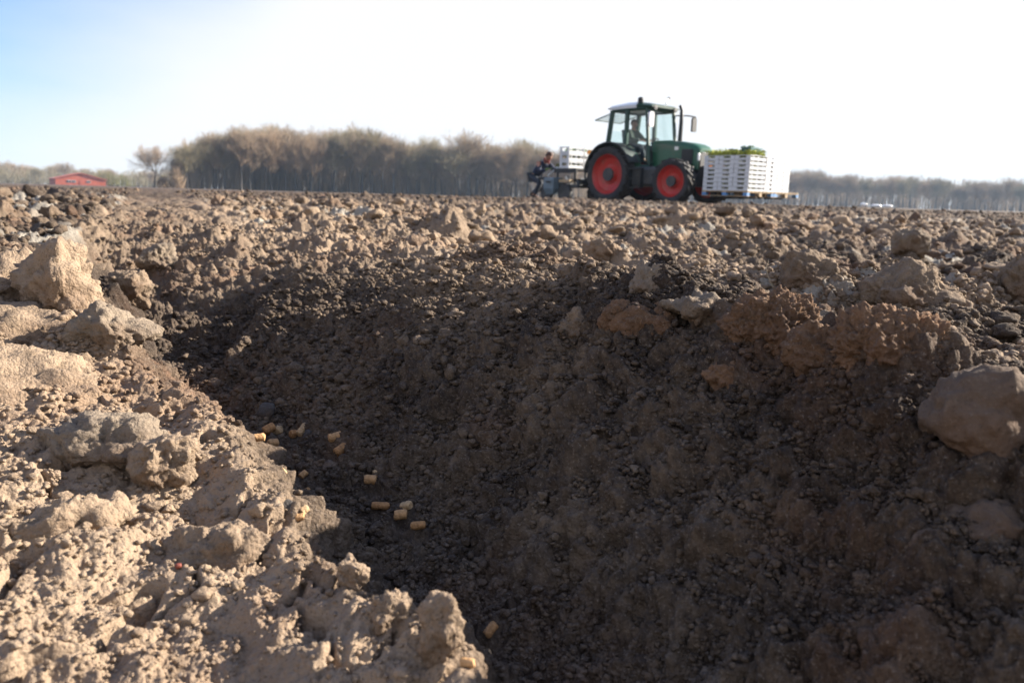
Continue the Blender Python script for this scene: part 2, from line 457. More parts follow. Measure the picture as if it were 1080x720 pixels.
sd = Vector((math.sin(SUN_AZ) * math.cos(SUN_EL), math.cos(SUN_AZ) * math.cos(SUN_EL), math.sin(SUN_EL)))
so.rotation_euler = sd.to_track_quat('Z', 'Y').to_euler()
scene.view_settings.view_transform = 'Standard'
scene.view_settings.look = 'None'
scene.view_settings.exposure = EXPO
scene.view_settings.gamma = 1
scene.view_settings.use_curve_mapping = False
scene.render.engine = 'CYCLES'
scene.cycles.use_denoising = True
scene.cycles.max_bounces = 8
scene.cycles.diffuse_bounces = 3
scene.cycles.volume_bounces = 1
scene.cycles.transparent_max_bounces = 24
scene.cycles.use_adaptive_sampling = True
scene.cycles.adaptive_threshold = 0.01

# ------------------------------------------------------------------ soil
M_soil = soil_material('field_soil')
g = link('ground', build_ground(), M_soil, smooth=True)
tag(g, kind='structure')
# ------------------------------------------------------------------ loose earth
def perlin3(p, s=0):
    p = np.asarray(p, f32)
    i = np.floor(p); f = p - i
    w = f * f * f * (f * (f * 6 - 15) + 10)
    out = 0
    for dx in (0, 1):
        for dy in (0, 1):
            for dz in (0, 1):
                h = _h(i[:, 0] + dx + 157 * (i[:, 2] + dz), i[:, 1] + dy - 311 * (i[:, 2] + dz), s)
                g = np.stack([(h & np.uint32(1023)).astype(f32) / 511.5 - 1, ((h >> np.uint32(10)) & np.uint32(1023)).astype(f32) / 511.5 - 1, ((h >> np.uint32(20)) & np.uint32(1023)).astype(f32) / 511.5 - 1], -1)
                d = f - np.array([dx, dy, dz], f32)
                ww = (w[:, 0] if dx else 1 - w[:, 0]) * (w[:, 1] if dy else 1 - w[:, 1]) * (w[:, 2] if dz else 1 - w[:, 2])
                out = out + ww * (g * d).sum(1)
    return out * 1.3

def fbm3(p, s, o=4, gain=.5):
    t = 0; a = 1.0; fr = 1.0
    for k in range(o):
        t = t + a * perlin3(p * fr + 9.3 * k, s + k); a *= gain; fr *= 2.1
    return t

def ico(sub):
    bm = bmesh.new(); bmesh.ops.create_icosphere(bm, subdivisions=sub, radius=1)
    v = np.array([q.co for q in bm.verts], f32); fcs = np.array([[q.index for q in fc.verts] for fc in bm.faces], np.int32); bm.free()
    return v, fcs

_ico = {k: ico(k) for k in (1, 2, 3, 5, 6)}

def worley3(p, s=0):
    p = np.asarray(p, f32); i = np.floor(p); best = np.full(len(p), 9., f32)
    for dx in (-1, 0, 1):
        for dy in (-1, 0, 1):
            for dz in (-1, 0, 1):
                cx = i[:, 0] + dx; cy = i[:, 1] + dy; cz = i[:, 2] + dz
                h = _h(cx + 157 * cz, cy - 311 * cz, s)
                j = np.stack([(h & np.uint32(1023)), (h >> np.uint32(10)) & np.uint32(1023), (h >> np.uint32(20)) & np.uint32(1023)], -1).astype(f32) / 1023
                d = np.stack([cx, cy, cz], -1) + j - p
                best = np.minimum(best, (d * d).sum(1))
    return np.sqrt(best)

def clod_shape(sub, seed, rough=.32, grit=.06, facet=.5, fq=1.3, dim=(1, 1, 1), crumb=7.0):
    """a broken lump of earth with half-axes dim; noise is laid on after stretching so grit keeps its size"""
    v, fc = _ico[sub]
    rs = np.random.RandomState(seed)
    dim = np.array(dim, f32)
    p = v.copy()
    for k in range(10):
        n = rs.normal(size=3); n /= np.linalg.norm(n)
        h = p @ n - rs.uniform(.45, .85)
        p = p - np.outer(np.maximum(h, 0) * facet, n).astype(f32)
    p = p * dim
    nrm = v / dim; nrm /= np.linalg.norm(nrm, axis=1)[:, None]
    sz = float(np.prod(dim)) ** (1 / 3)
    off = rs.uniform(-50, 50, 3)
    q = p / sz
    disp = rough * fbm3(q * fq + off, seed, 4, .55)
    if grit:
        w = q + .12 * np.stack([perlin3(q * 4 + off, seed + 3), perlin3(q * 4 - off, seed + 4), perlin3(q * 4 + 2 * off, seed + 5)], -1)
        b1 = np.sqrt(np.maximum(0, 1 - worley3(w * crumb * .45 + off, seed + 6) ** 2)) - .6
        b2 = np.sqrt(np.maximum(0, 1 - worley3(w * crumb + off, seed + 7) ** 2)) - .6
        b3 = np.sqrt(np.maximum(0, 1 - worley3(w * crumb * 2.2 + off, seed + 8) ** 2)) - .6
        disp = disp + grit * (1.5 * b1 + b2 + .5 * b3) + grit * .5 * fbm3(q * 9 + off, seed + 13, 2, .6)
    return (p + nrm * (disp * sz * .9)[:, None]).astype(f32), fc

def rot_rand(rs, n):
    q = rs.normal(size=(n, 4)); q /= np.linalg.norm(q, axis=1)[:, None]
    w, x, y, z = q.T
    return np.stack([np.stack([1 - 2 * (y * y + z * z), 2 * (x * y - z * w), 2 * (x * z + y * w)], -1),
                     np.stack([2 * (x * y + z * w), 1 - 2 * (x * x + z * z), 2 * (y * z - x * w)], -1),
                     np.stack([2 * (x * z - y * w), 2 * (y * z + x * w), 1 - 2 * (x * x + y * y)], -1)], 1).astype(f32)

PE = [(273, 463, 12, .1, 0, 'tan pellet at the left end of the far pellet group against the bank'), (284, 455, 12, .8, .3, 'tan pellet tilted up behind the leftmost far pellet'),
 (293, 454.5, 9, -.9, .2, 'dark-sided tan pellet leaning on the tilted far pellet'), (288, 468.5, 10, .2, 0, 'pale short pellet just in front of the far pellet group'),
 (310, 458, 8, .4, 0, 'small tan pellet left of the upright one by a tiny dark stone'), (319, 457, 13, 1.2, .7, 'tan pellet standing upright against a tiny dark stone'),
 (354, 462.5, 15, .55, .1, 'tan pellet lying apart to the right of the far group, upper of two'), (359.5, 477.5, 14, 1.2, .3, 'tan pellet lying apart to the right of the far group, lower of two'),
 (398.5, 502, 9, .9, .2, 'upright stub of pellet behind the broken curled pellet'), (391, 507.5, 13, -.3, 0, 'broken curled tan pellet on the slope of the shaded bank'),
 (401, 535.5, 19, -.55, .05, 'longest tan pellet, lying alone on the trench floor'), (428.5, 537, 12, -.9, .4, 'tan pellet leaning on the rounded one in the near pair'),
 (422.5, 543.5, 13, .1, .1, 'rounded tan pellet in front in the near pair'), (441, 556, 15, .15, 0, 'pale tan pellet nearest the camera of those in the middle of the trench'),
 (297.5, 502.5, 7, .3, .5, 'tiny tan pellet end beside the sunlit bank rim, above the grey stone'), (320, 502.5, 8, .7, .5, 'small tan pellet half buried between the rim and the small grey stone'),
 (323.5, 521, 8, -.4, .5, 'small tan pellet half buried above the dark grey stone'), (320.5, 539.5, 9, 1.1, .3, 'small tan pellet right of the dark grey stone'),
 (316, 547, 9, .1, .1, 'pale pellet close below the dark grey stone at the rim'),
 (517.5, 665, 15, 1.2, .6, 'orange-tan pellet standing highest of three at the bottom of the photo'), (509.5, 690, 15, .0, .1, 'blocky tan pellet, middle of three at the bottom of the photo'),
 (493, 700, 14, -.2, 0, 'tan pellet half hidden by the bank, lowest of three at the bottom of the photo')]
PEH = [hit(q[0], q[1] + 2) for q in PE]
def scatter():
    rs = np.random.RandomState(5)
    VV = []; FF = []; MM = []; AA = []; nv = 0
    #      n,    sub, r0,  r1,  size as a share of distance, cap, half angle
    for (n, sub, r0, r1, s0, s1, lo, hi, ang) in ((190000, 1, .32, 1.7, .0016, .0062, .0010, .0060, 40), (22000, 2, .35, 1.8, .003, .009, .002, .009, 40), (1200, 2, .35, 2.2, .006, .014, .002, .016, 40),
                                     (30000, 1, 1.0, 7, .0012, .0045, .002, .03, 42), (9000, 2, 1.0, 8, .003, .0085, .004, .045, 42), (1100, 3, 1.0, 9, .006, .014, .010, .07, 42), (8000, 2, 6, 26, .0012, .0034, .010, .07, 42)):
        a = np.radians(rs.uniform(-ang, ang, n)); r = np.exp(rs.uniform(math.log(r0), math.log(r1), n))
        x = r * np.sin(a); y = r * np.cos(a)
        z, mo, va, sa = ground(x, y)
        b0, u, v, cut = ground(x, y, False)
        s = r * (s0 + (s1 - s0) * rs.rand(n) ** 3); s = np.clip(s, lo, hi)
        lb = (u < -.1) & (r < 1.0)
        keep = np.where(lb, rs.rand(n) < .16, np.where(cut > .5, s < .012, True))
        keep &= ~((cut > .5) & (r < 2) & (s > .006) & (rs.rand(n) < .45))
        for (q, qd) in PEH: keep &= (np.abs(x - q[0]) > .010) | (np.abs(y - q[1] + .012) > .026)
        ct = cut[keep]; x, y, z, mo, s = x[keep], y[keep], z[keep], mo[keep], s[keep]; n = len(x)
        pr = rs.randint(0, 10, n); M = rot_rand(rs, n)
        sc = np.stack([rs.uniform(.75, 1.3, n), rs.uniform(.75, 1.2, n), rs.uniform(.55, .95, n)], -1)
        for k in range(10):
            q = np.nonzero(pr == k)[0]
            if not len(q): continue
            pv, pf = clod_shape(sub, 300 + k + sub * 20, .5, .0 if sub < 3 else .14, .8, 1.7)
            W = np.einsum('nij,vj->nvi', M[q], pv) * (sc[q] * s[q][:, None])[:, None, :]
            W = W + np.stack([x[q], y[q], z[q] + s[q] * .28], -1)[:, None, :]
            m_ = len(pv)
            FF.append((pf[None] + (nv + np.arange(len(q)) * m_)[:, None, None]).reshape(-1, 3))
            VV.append(W.reshape(-1, 3)); nv += len(q) * m_
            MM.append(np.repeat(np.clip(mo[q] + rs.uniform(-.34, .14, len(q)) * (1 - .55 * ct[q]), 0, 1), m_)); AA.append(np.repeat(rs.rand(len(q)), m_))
    me = np_mesh('soil_crumbs', np.concatenate(VV), np.concatenate(FF))
    attr(me, 'moist_shade', np.concatenate(MM)); attr(me, 'vary', np.concatenate(AA)); attr(me, 'sand', np.zeros(nv))
    return me

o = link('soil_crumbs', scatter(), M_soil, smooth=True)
tag(o, 'loose brown soil crumbs and small lumps strewn over the ploughed ground', 'soil', kind='stuff')

M_clod_dry = soil_material('dry_clod_soil', False, .22)
M_clod_mid = soil_material('brown_clod_soil', False, .45)
M_clod_red = soil_material('reddish_clod_soil', False, .42, dry=(.255, .15, .088))
M_clod_damp = soil_material('damp_clod_soil', False, .70)
M_clod_pale = soil_material('pale_clod_soil', False, .22, dry=(.27, .215, .16))
M_stone = soil_material('brown_stone', False, .28, dry=(.135, .095, .068), stone=True)
M_greystone = soil_material('grey_stone', False, .5, dry=(.095, .092, .09), stone=True)

def clod(px, py, w, h, mat, label, cat='clod', seed=0, D=None, back=.35, depth=.8, rough=.42, grit=.15, facet=.8, sub=5, spin=0, lean=0, fq=1.3, group=None, crumb=9.0):
    if D is None:
        p, D = hit(px, py + h * .38)
    d_ = D + back * w * D / FX
    c = at_dist(px, py, d_)
    sl_ = d_ / math.cos(math.atan2(abs(px - 540), 2000)) / FX
    v, fc = clod_shape(sub, 1000 + seed, rough, grit, facet, fq, (w * sl_ * .5, w * sl_ * .5 * depth, h * sl_ * .55), crumb)
    me = np_mesh(cat, v, fc)
    o = link('soil_clod' if cat == 'clod' else 'stone', me, mat, smooth=True)
    az = math.atan2(c[0], c[1])
    o.location = c
    o.rotation_euler = (0, lean, -az + spin)
    tag(o, label, cat, group)
    return o

DRYB = M_clod_dry
CL = [
 (64, 306, 86, 70, M_clod_dry, 'large tan wedge-shaped soil clod with a grey shaded left face beside the trench', dict(lean=.5, facet=.95, seed=1)),
 (16, 300, 100, 44, M_clod_dry, 'flat tan soil clod left of the large wedge-shaped clod', dict(seed=2)),
 (24, 362, 190, 48, M_clod_dry, 'upper of the two layered tan soil slabs under the wedge-shaped clod', dict(seed=3, lean=.22, facet=.85, depth=.6, rough=.22)),
 (40, 408, 210, 44, M_clod_dry, 'lower of the two layered tan soil slabs under the wedge-shaped clod', dict(seed=4, lean=.2, facet=.85, depth=.6, rough=.22)),
 (104, 474, 120, 76, M_clod_pale, 'pale angular soil slab with a dark gap along its right side on the sunlit bank', dict(seed=5, facet=.95, rough=.2, lean=.15)),
 (172, 492, 60, 80, M_clod_dry, 'upright tan soil clod just right of the pale angular slab', dict(seed=6, lean=.2)),
 (118, 350, 70, 40, M_clod_pale, 'pale capped soil clod on the rim below the wedge-shaped clod', dict(seed=7)),
 (371, 604, 33, 40, M_clod_dry, 'small round soil lump standing on the rim of the sunlit bank', dict(seed=8)),
 (412, 648, 60, 46, M_clod_dry, 'low knobbly soil lump between the two upright lumps on the bank rim', dict(seed=9)),
 (462, 668, 54, 96, M_clod_dry, 'tallest knob of soil at the tip of the sunlit bank', dict(seed=10, lean=-.1)),
 (225, 585, 110, 50, M_clod_dry, 'broad buried tan soil clod in the middle of the sunlit bank', dict(seed=11, facet=.95, back=.5)),
 (60, 560, 140, 50, M_clod_dry, 'broad buried tan soil clod low on the left of the sunlit bank', dict(seed=12, facet=.95, back=.5)),
 (168, 275, 34, 32, M_clod_pale, 'pale round soil clod in the dark heap at the trench end', dict(seed=13)),
 (134, 306, 44, 40, M_clod_mid, 'grey-brown round soil clod right of the wedge-shaped clod', dict(seed=14)),
 (690, 346, 76, 44, M_clod_red, 'crumbly reddish clod low on the crest of the shaded bank', dict(seed=15, grit=.2, facet=.4, crumb=12, back=.5)),
 (655, 338, 46, 36, M_clod_red, 'reddish clod on the crest left of the low crumbly one', dict(seed=31, grit=.2, facet=.4, crumb=10, back=.5)),
 (605, 347, 40, 36, M_clod_mid, 'rounded brown clod left of the crumbly reddish clods on the crest', dict(seed=16, back=.5)),
 (815, 350, 86, 62, M_clod_red, 'tall crumbly brown clod on the crest of the shaded bank', dict(sub=6, seed=17, grit=.24, facet=.4, crumb=14, back=.5)),
 (768, 398, 52, 38, M_clod_red, 'crumbly brown clod below and left of the tall one on the crest', dict(seed=32, grit=.2, facet=.4, crumb=11, back=.5)),
 (870, 372, 70, 44, M_clod_red, 'crumbly brown clod close right of the tall one on the crest', dict(seed=33, grit=.2, facet=.4, crumb=12, back=.5)),
 (935, 370, 104, 60, M_clod_red, 'broad crumbly brown clod on the crest above the largest stone', dict(seed=18, grit=.24, facet=.4, crumb=14, sub=6, back=.5)),
 (748, 330, 90, 34, M_clod_pale, 'whitish gritty clod behind the crest of the shaded bank', dict(seed=19, grit=.12)),
 (868, 346, 36, 42, M_clod_pale, 'small whitish gritty clod behind the tall crumbly clod', dict(seed=20, grit=.12, D=.9)),
 (848, 291, 60, 38, M_clod_mid, 'smooth rounded grey-brown clod in the wheel track on the right', dict(seed=21)),
 (960, 312, 80, 46, M_clod_mid, 'jagged brown clod standing in the wheel track right of the rounded one', dict(seed=22, grit=.18)),
 (1074, 300, 44, 56, M_clod_mid, 'grey clod cut by the right edge of the photo in the wheel track', dict(seed=23)),
 (640, 266, 44, 28, M_clod_dry, 'tan clod on the field ridge below the tractor', dict(seed=24)),
 (552, 279, 26, 20, M_clod_pale, 'small pale clod in the field below the planting machine', dict(seed=25)),
 (690, 296, 56, 30, M_clod_pale, 'pale flat clod between the ridge and the whitish gritty clod', dict(seed=26)),
 (960, 258, 36, 26, M_clod_pale, 'pale upright clod in the field below the far right treeline', dict(seed=27)),
]
for k, (px, py, w, h, mt, lb, kw) in enumerate(CL):
    clod(px, py, w, h, mt, lb, **kw)
ST = [
 (1052, 446, 124, 88, M_stone, 'largest brown stone jutting from the shaded bank at the right edge', dict(seed=40, facet=.9, rough=.26, grit=.09, back=.36, lean=-.2)),
 (1046, 558, 98, 44, M_stone, 'flat brown stone below the largest stone on the shaded bank', dict(seed=41, facet=.9, rough=.25, grit=.08, back=.34)),
 (983, 585, 44, 46, M_stone, 'small round brown stone left of the flat stone on the shaded bank', dict(seed=42, facet=.5, rough=.16, grit=.03)),
 (280, 436, 22, 25, M_greystone, 'grey stone lying at the far end of the trench floor', dict(seed=43, facet=.9, rough=.15, grit=.04, sub=3)),
 (300, 537, 26, 20, M_greystone, 'dark grey stone beside the pellets at the sunlit bank edge', dict(seed=44, facet=.7, rough=.15, grit=.03, sub=3)),
 (537, 517, 9, 8, M_greystone, 'tiny smooth grey stone on the shaded bank wall', dict(seed=45, facet=.4, rough=.1, grit=.02, sub=3)),
 (326, 458, 13, 11, M_greystone, 'tiny dark stone touching a pellet on the trench floor', dict(seed=46, facet=.5, rough=.15, grit=.03, sub=3)),
 (336, 494, 12, 10, M_greystone, 'small grey stone in the middle of the pellets', dict(seed=47, facet=.5, rough=.15, grit=.03, sub=3)),
]
for (px, py, w, h, mt, lb, kw) in ST:
    clod(px, py, w, h, mt, lb, cat='stone', **kw)

# pellets
M_pellet = plain('pressed_pellet', (.48, .28, .13), .8, var=.3, scale=260, bump=.35, spec=.25)
M_pellets = [M_pellet, plain('dusty_pellet', (.48, .33, .185), .9, var=.35, scale=300, bump=.4, spec=.2), plain('dark_pellet', (.39, .21, .09), .8, var=.35, scale=260, bump=.4, spec=.2)]
def pellet_mesh(seed, L, rad):
    rs = np.random.RandomState(seed)
    prof = [(0, 0), (.0, .70), (.05, .93), (.14, 1.0), (.35, 1.02), (.6, .99), (.86, 1.0), (.95, .93), (1.0, .68), (1.0, 0)]
    n = 16; V = []; F = []
    for (t, q) in prof:
        for k in range(n):
            a = 2 * math.pi * k / n
            j = 1 + .05 * rs.normal() * (q > 0)
            V.append(((t - .5) * L + .03 * L * rs.normal() * (0 < t < 1) * .5 + (.06 * L * math.cos(a + seed) if t in (0, 1.0) else 0), rad * q * j * math.cos(a), rad * q * j * math.sin(a)))
    for i in range(len(prof) - 1):
        for k in range(n):
            F.append((i * n + k, i * n + (k + 1) % n, (i + 1) * n + (k + 1) % n, (i + 1) * n + k))
    return np_mesh('pellet', np.array(V), np.array(F))
for k, (px, py, ln, ang, up, lb) in enumerate(PE):
    p, D = PEH[k]
    s_ = math.sqrt(D * D + (CAM_Z - p[2]) ** 2) / FX
    rad = 4.5 * s_ if ln > 9 else 3.8 * s_
    ln2 = max(ln * 1.0, 8.0) * s_
    o = link('pellet', pellet_mesh(k, ln2, rad * (.88 + .24 * ((k * 7) % 5) / 4)), M_pellets[(k * 5) % 3], smooth=True)
    o.location = (p[0], p[1], p[2] + rad * .7)
    o.rotation_euler = Matrix.Rotation(-math.atan2(p[0], p[1]) + ang, 3, 'Z').to_euler() if not up else (Matrix.Rotation(-math.atan2(p[0], p[1]) + ang * .6, 3, 'Z') @ Matrix.Rotation(-up, 3, 'Y')).to_euler()
    tag(o, lb, 'pellet', 'tan pellets scattered in the trench')

def tube_verts(pts, rad, n=6):
    pts = [Vector(p) for p in pts]; V = []; F = []
    rad = rad if isinstance(rad, (list, tuple)) else [rad] * len(pts)
    for i, p in enumerate(pts):
        t = (pts[min(i + 1, len(pts) - 1)] - pts[max(i - 1, 0)]).normalized()
        a = t.cross(Vector((0, 0, 1)) if abs(t.z) < .95 else Vector((1, 0, 0))).normalized(); b = t.cross(a)
        for k in range(n):
            w = 2 * math.pi * k / n
            V.append(p + (a * math.cos(w) + b * math.sin(w)) * rad[i])
    for i in range(len(pts) - 1):
        for k in range(n):
            F.append((i * n + k, i * n + (k + 1) % n, (i + 1) * n + (k + 1) % n, (i + 1) * n + k))
    return V, F, n
# a dry stalk
M_straw = plain('dry_stalk', (.36, .30, .21), .8)
p, D = hit(822, 308)
V, F, n_ = tube_verts([at_dist(826, 309, D), at_dist(815, 303, D), at_dist(810, 291, D), at_dist(808, 282, D), at_dist(811, 274, D)], [.0012, .0012, .001, .0009, .0006])
o = link('plant_stalk', np_mesh('plant_stalk', np.array(V), np.array(F)), M_straw, smooth=True)
tag(o, 'thin curved dry plant stalk sticking up from the right bank', 'stalk')
M_redchip = plain('red_fragment', (.20, .05, .03), .6)
p, D = hit(188, 601)
v, fc = clod_shape(3, 71, .2, 0, .8)
o = link('red_fragment', np_mesh('red_fragment', v * .0024, fc), M_redchip, smooth=True); o.location = p + np.array([0, 0, .003])
tag(o, 'tiny red fragment lying on the sunlit bank', 'fragment')
# ------------------------------------------------------------------ woods
def tubes(segs, sides):
    """segs: arrays p0,p1 (n,3), r0,r1 (n,) -> verts, quad faces"""
    p0, p1, r0, r1 = segs
    d = p1 - p0; d = d / np.maximum(1e-6, np.linalg.norm(d, axis=1))[:, None]
    ref = np.where(np.abs(d[:, 2:3]) < .9, np.array([[0, 0, 1.]]), np.array([[1., 0, 0]]))
    a = np.cross(d, ref); a /= np.linalg.norm(a, axis=1)[:, None]; b = np.cross(d, a)
    w = np.arange(sides) * 2 * math.pi / sides
    ring = a[:, None, :] * np.cos(w)[None, :, None] + b[:, None, :] * np.sin(w)[None, :, None]
    V = np.stack([p0[:, None] + ring * r0[:, None, None], p1[:, None] + ring * r1[:, None, None]], 1)
    n = len(p0)
    k = np.arange(sides); k2 = (k + 1) % sides
    F = np.stack([k, k2, sides + k2, sides + k], -1)[None] + (np.arange(n) * 2 * sides)[:, None, None]
    return V.reshape(-1, 3), F.reshape(-1, 4)

def bare_tree(seed, H, W, stem=.38, leanout=.8, twig=.013, levels=5, limbs=6, low=False):
    """a leafless broadleaf: returns (trunk verts, faces), (crown verts, faces)"""
    rs = np.random.RandomState(seed)
    trunk = []; crown = []
    def grow(p, d, L, r, lv, store):
        n = 3 if lv < 3 else 2
        q = p
        for k in range(n):
            d = d + rs.normal(size=3) * .13 + np.array([0, 0, .06 if lv > 1 else 0]); d /= np.linalg.norm(d)
            e = q + d * (L / n); ra = r * (1 - .30 * k / n); rb = r * (1 - .30 * (k + 1) / n)
            store.append((q, e, ra, rb, lv))
            if lv < levels:
                cnt = (1 if k == 0 else 2) if lv < levels - 1 else 2
                for c in range(cnt):
                    s = rs.normal(size=3); s -= d * (s @ d); s /= np.linalg.norm(s)
                    w = rs.uniform(.45, .95)
                    nd = d * math.cos(w) + s * math.sin(w); nd[2] += .12; nd /= np.linalg.norm(nd)
                    grow(q + (e - q) * rs.uniform(.4, 1), nd, L * rs.uniform(.52, .78), max(rb * .58, twig), lv + 1, crown)
            q = e
        if lv < levels:
            grow(q, d, L * .7, max(rb * .85, twig), lv + 1, crown)
    hb = H * stem
    p = np.zeros(3); d = np.array([rs.normal() * .04, rs.normal() * .04, 1.0]); r0 = H * .016
    steps = 5
    for k in range(steps):
        d = d + rs.normal(size=3) * .03; d[2] = 1
        e = p + d * hb / steps
        trunk.append((p, e, r0 * (1.25 if k == 0 else 1 - .08 * k), r0 * (1 - .08 * (k + 1)), 0)); p = e
        if k >= (1 if low else 3):
            a = rs.uniform(0, 6.28)
            grow(e, np.array([math.cos(a) * 1.0, math.sin(a) * 1.0, .55]) / 1.27, H * .16, r0 * .35, 2, crown)
    for k in range(limbs):
        a = 6.283 * k / limbs + rs.uniform(-.4, .4); w = leanout * rs.uniform(.25, 1)
        dd = np.array([math.cos(a) * w, math.sin(a) * w, 1.0]); dd /= np.linalg.norm(dd)
        grow(p, dd, H * (.24 + .05 * rs.rand()), r0 * .5, 1, crown)
    def mk(S):
        Vs = []; Fs = []; nv = 0
        for lo, hi, sd in ((0, 1, 7), (2, 3, 4), (4, 9, 3)):
            q = [t for t in S if lo <= t[4] <= hi]
            if not q: continue
            V, F = tubes((np.array([t[0] for t in q]), np.array([t[1] for t in q]), np.array([t[2] for t in q]), np.array([t[3] for t in q])), sd)
            Vs.append(V); Fs.append(F + nv); nv += len(V)
        return np.concatenate(Vs), np.concatenate(Fs)
    T, K = mk(trunk), mk(crown)
    top = K[0][:, 2].max(); sx = H / top
    wd = np.percentile(np.abs(K[0][:, :2]), 97)
    for A in (T, K):
        A[0][:, 2] *= sx
    K[0][:, :2] *= (W * .5) / wd
    return T, K

def tree_proto(seed, *a, **k):
    T, K = bare_tree(seed, *a, **k)
    return np_mesh('trunk', *T), np_mesh('crown', *K)

M_bark = plain('grey_brown_bark', (.075, .065, .055), .9, var=.35, scale=.8)
M_twig = [plain('brown_twigs', (.26, .20, .135), .9, var=.3, scale=.25), plain('olive_twigs', (.24, .205, .125), .9, var=.3, scale=.25), plain('rusty_twigs', (.29, .21, .135), .9, var=.3, scale=.25)]
M_bud = plain('yellow_green_buds', (.20, .19, .07), .9, var=.3, scale=.3)

protos = []
for k in range(7):
    T, K = tree_proto(100 + k, 18.0, 9.0 + (k % 3), stem=(.34, .42, .30, .38, .36, .44, .28)[k], leanout=(.8, .7, .95, .8, .6, .7, .9)[k], twig=.02)
    protos.append((T, K))
for k, (T, K) in enumerate(protos):
    T.materials.append(M_bark); K.materials.append(M_twig[k % 3])
def interp(x, P): return float(np.interp(x, [p[0] for p in P], [p[1] for p in P]))
def horizon(px): return 193 + 30 * px / 1080.0
FAR_ZG = .135
def place_tree(px, D, hpx_top, label, group, rs, proto=None, name='bare_tree', wide=1.0):
    """stand a tree in direction px at distance D so that it reaches the picture height of a tree that tall"""
    g = at_dist(px, 360, D); x, y = g[0], g[1]
    top = at_dist(px, hpx_top, D)
    zg = float(ground(np.array([x]), np.array([y]), False)[0][0]) - .1
    H = max(3.0, top[2] - zg)
    k = rs.randint(len(protos)) if proto is None else proto
    T, K = protos[k]
    e = empty(name, (x, y, zg), rs.uniform(0, 6.28))
    s = H / 18.0
    e.scale = (s * wide * rs.uniform(.9, 1.15), s * wide * rs.uniform(.9, 1.15), s)
    link2('trunk', T, e); link2('crown', K, e)
    tag(e, label, 'tree', group)
    return e
def link2(name, me, parent):
    o = bpy.data.objects.new(name, me); C.objects.link(o); o.parent = parent; return o

rs = np.random.RandomState(3)
TOP_L = [(185, 176), (196, 158), (210, 142), (232, 133), (262, 127), (300, 125), (340, 131), (380, 128), (415, 138), (450, 141), (520, 146), (545, 142), (575, 152), (640, 158), (700, 170)]
n_l = 0
for row, (D0, nn) in enumerate(((205, 34), (216, 30), (229, 26), (244, 24))):
    for k in range(nn):
        px = 196 + (600 - 196) * (k + rs.uniform(-.3, .3) + .5 * (row % 2)) / (nn - 1)
        if px < 188: continue
        top = interp(px, TOP_L) + rs.uniform(-2, 9) + (3 if row else 0)
        place_tree(px, D0 + 30 * (px - 196) / 400 + rs.uniform(-4, 4), top, 'leafless brown tree in the dense wood left of the tractor', 'bare trees of the wood left of the tractor', rs)
# the lone ones
place_tree(171, 235, 149, 'lone leafless tree with an open crown left of the wood', None, rs, 2, wide=1.15)
place_tree(491, 226, 133, 'round crowned bare tree rising above the wood left of the planting machine', None, rs, 0, wide=1.2)
place_tree(383, 222, 126, 'broad bare tree rising above the middle of the wood', None, rs, 3, wide=1.25)
# far trees on the left skyline
for k in range(38):
    px = -70 + 265 * (k + rs.uniform(-.4, .4)) / 37
    top = interp(px, [(-80, 170), (0, 168), (30, 168), (60, 172), (78, 168), (100, 175), (140, 178), (200, 176)]) + rs.uniform(-1, 7)
    place_tree(px, rs.uniform(430, 520), top, 'hazy bare tree in the low far treeline around the red barn', 'far bare trees around the red barn', rs, wide=1.25)
# far wood on the right
TOP_R = [(600, 165), (740, 172), (828, 176), (838, 174), (850, 179), (880, 182), (915, 184), (935, 180), (955, 184), (1000, 188), (1030, 190), (1045, 186), (1080, 191), (1200, 194)]
for row, (D0, nn) in enumerate(((400, 46), (425, 40), (455, 36))):
    for k in range(nn):
        px = 640 + (1130 - 640) * (k + rs.uniform(-.35, .35) + .5 * (row % 2)) / (nn - 1)
        top = interp(px, TOP_R) + rs.uniform(-2, 6) + (1 if row else 0)
        place_tree(px, D0 + rs.uniform(-8, 8), top, 'hazy blue-grey bare tree in the far wood right of the crates', 'hazy bare trees of the wood right of the crates', rs, wide=1.0)

# undergrowth and the deeper trees that fill the woods
def thicket(name, pts, mat, seed, twig, per):
    rs_ = np.random.RandomState(seed); P0_ = []; P1_ = []; R0_ = []
    for (x, y, zg, h, w) in pts:
        n = per
        t = rs_.rand(n) ** .8; a = rs_.uniform(0, 6.28, n); rad = w * np.sqrt(rs_.rand(n))
        b = np.stack([x + rad * np.cos(a), y + rad * np.sin(a), zg + t * h * .9], -1)
        dirs = rs_.normal(size=(n, 3)) * np.array([.5, .5, .3]) + np.array([0, 0, .9])
        L = rs_.uniform(.6, 2.2, n) * min(1.0, h / 6)
        P0_.append(b); P1_.append(b + dirs * L[:, None]); R0_.append(rs_.uniform(.5, 1.3, n) * twig)
        m = 6
        bs = np.stack([x + rs_.uniform(-w, w, m), y + rs_.uniform(-w, w, m), np.full(m, zg)], -1)
        P0_.append(bs); P1_.append(bs + np.stack([rs_.normal(size=m) * .6, rs_.normal(size=m) * .6, h * rs_.uniform(.6, 1, m)], -1)); R0_.append(rs_.uniform(2, 6, m) * twig)
    p0 = np.concatenate(P0_); p1 = np.concatenate(P1_); r0 = np.concatenate(R0_)
    V, F = tubes((p0, p1, r0, r0 * .5), 3)
    return link(name, np_mesh(name, V, F), mat)
pts = []
for k in range(420):
    px = rs.uniform(192, 690); D = rs.uniform(212, 275) + 30 * (px - 196) / 400
    g_ = at_dist(px, 360, D); H = (horizon(px) - interp(px, TOP_L)) * D / FX
    pts.append((g_[0], g_[1], .1, H * rs.uniform(.3, .62) * (1 if px < 600 else .6), 3.0))
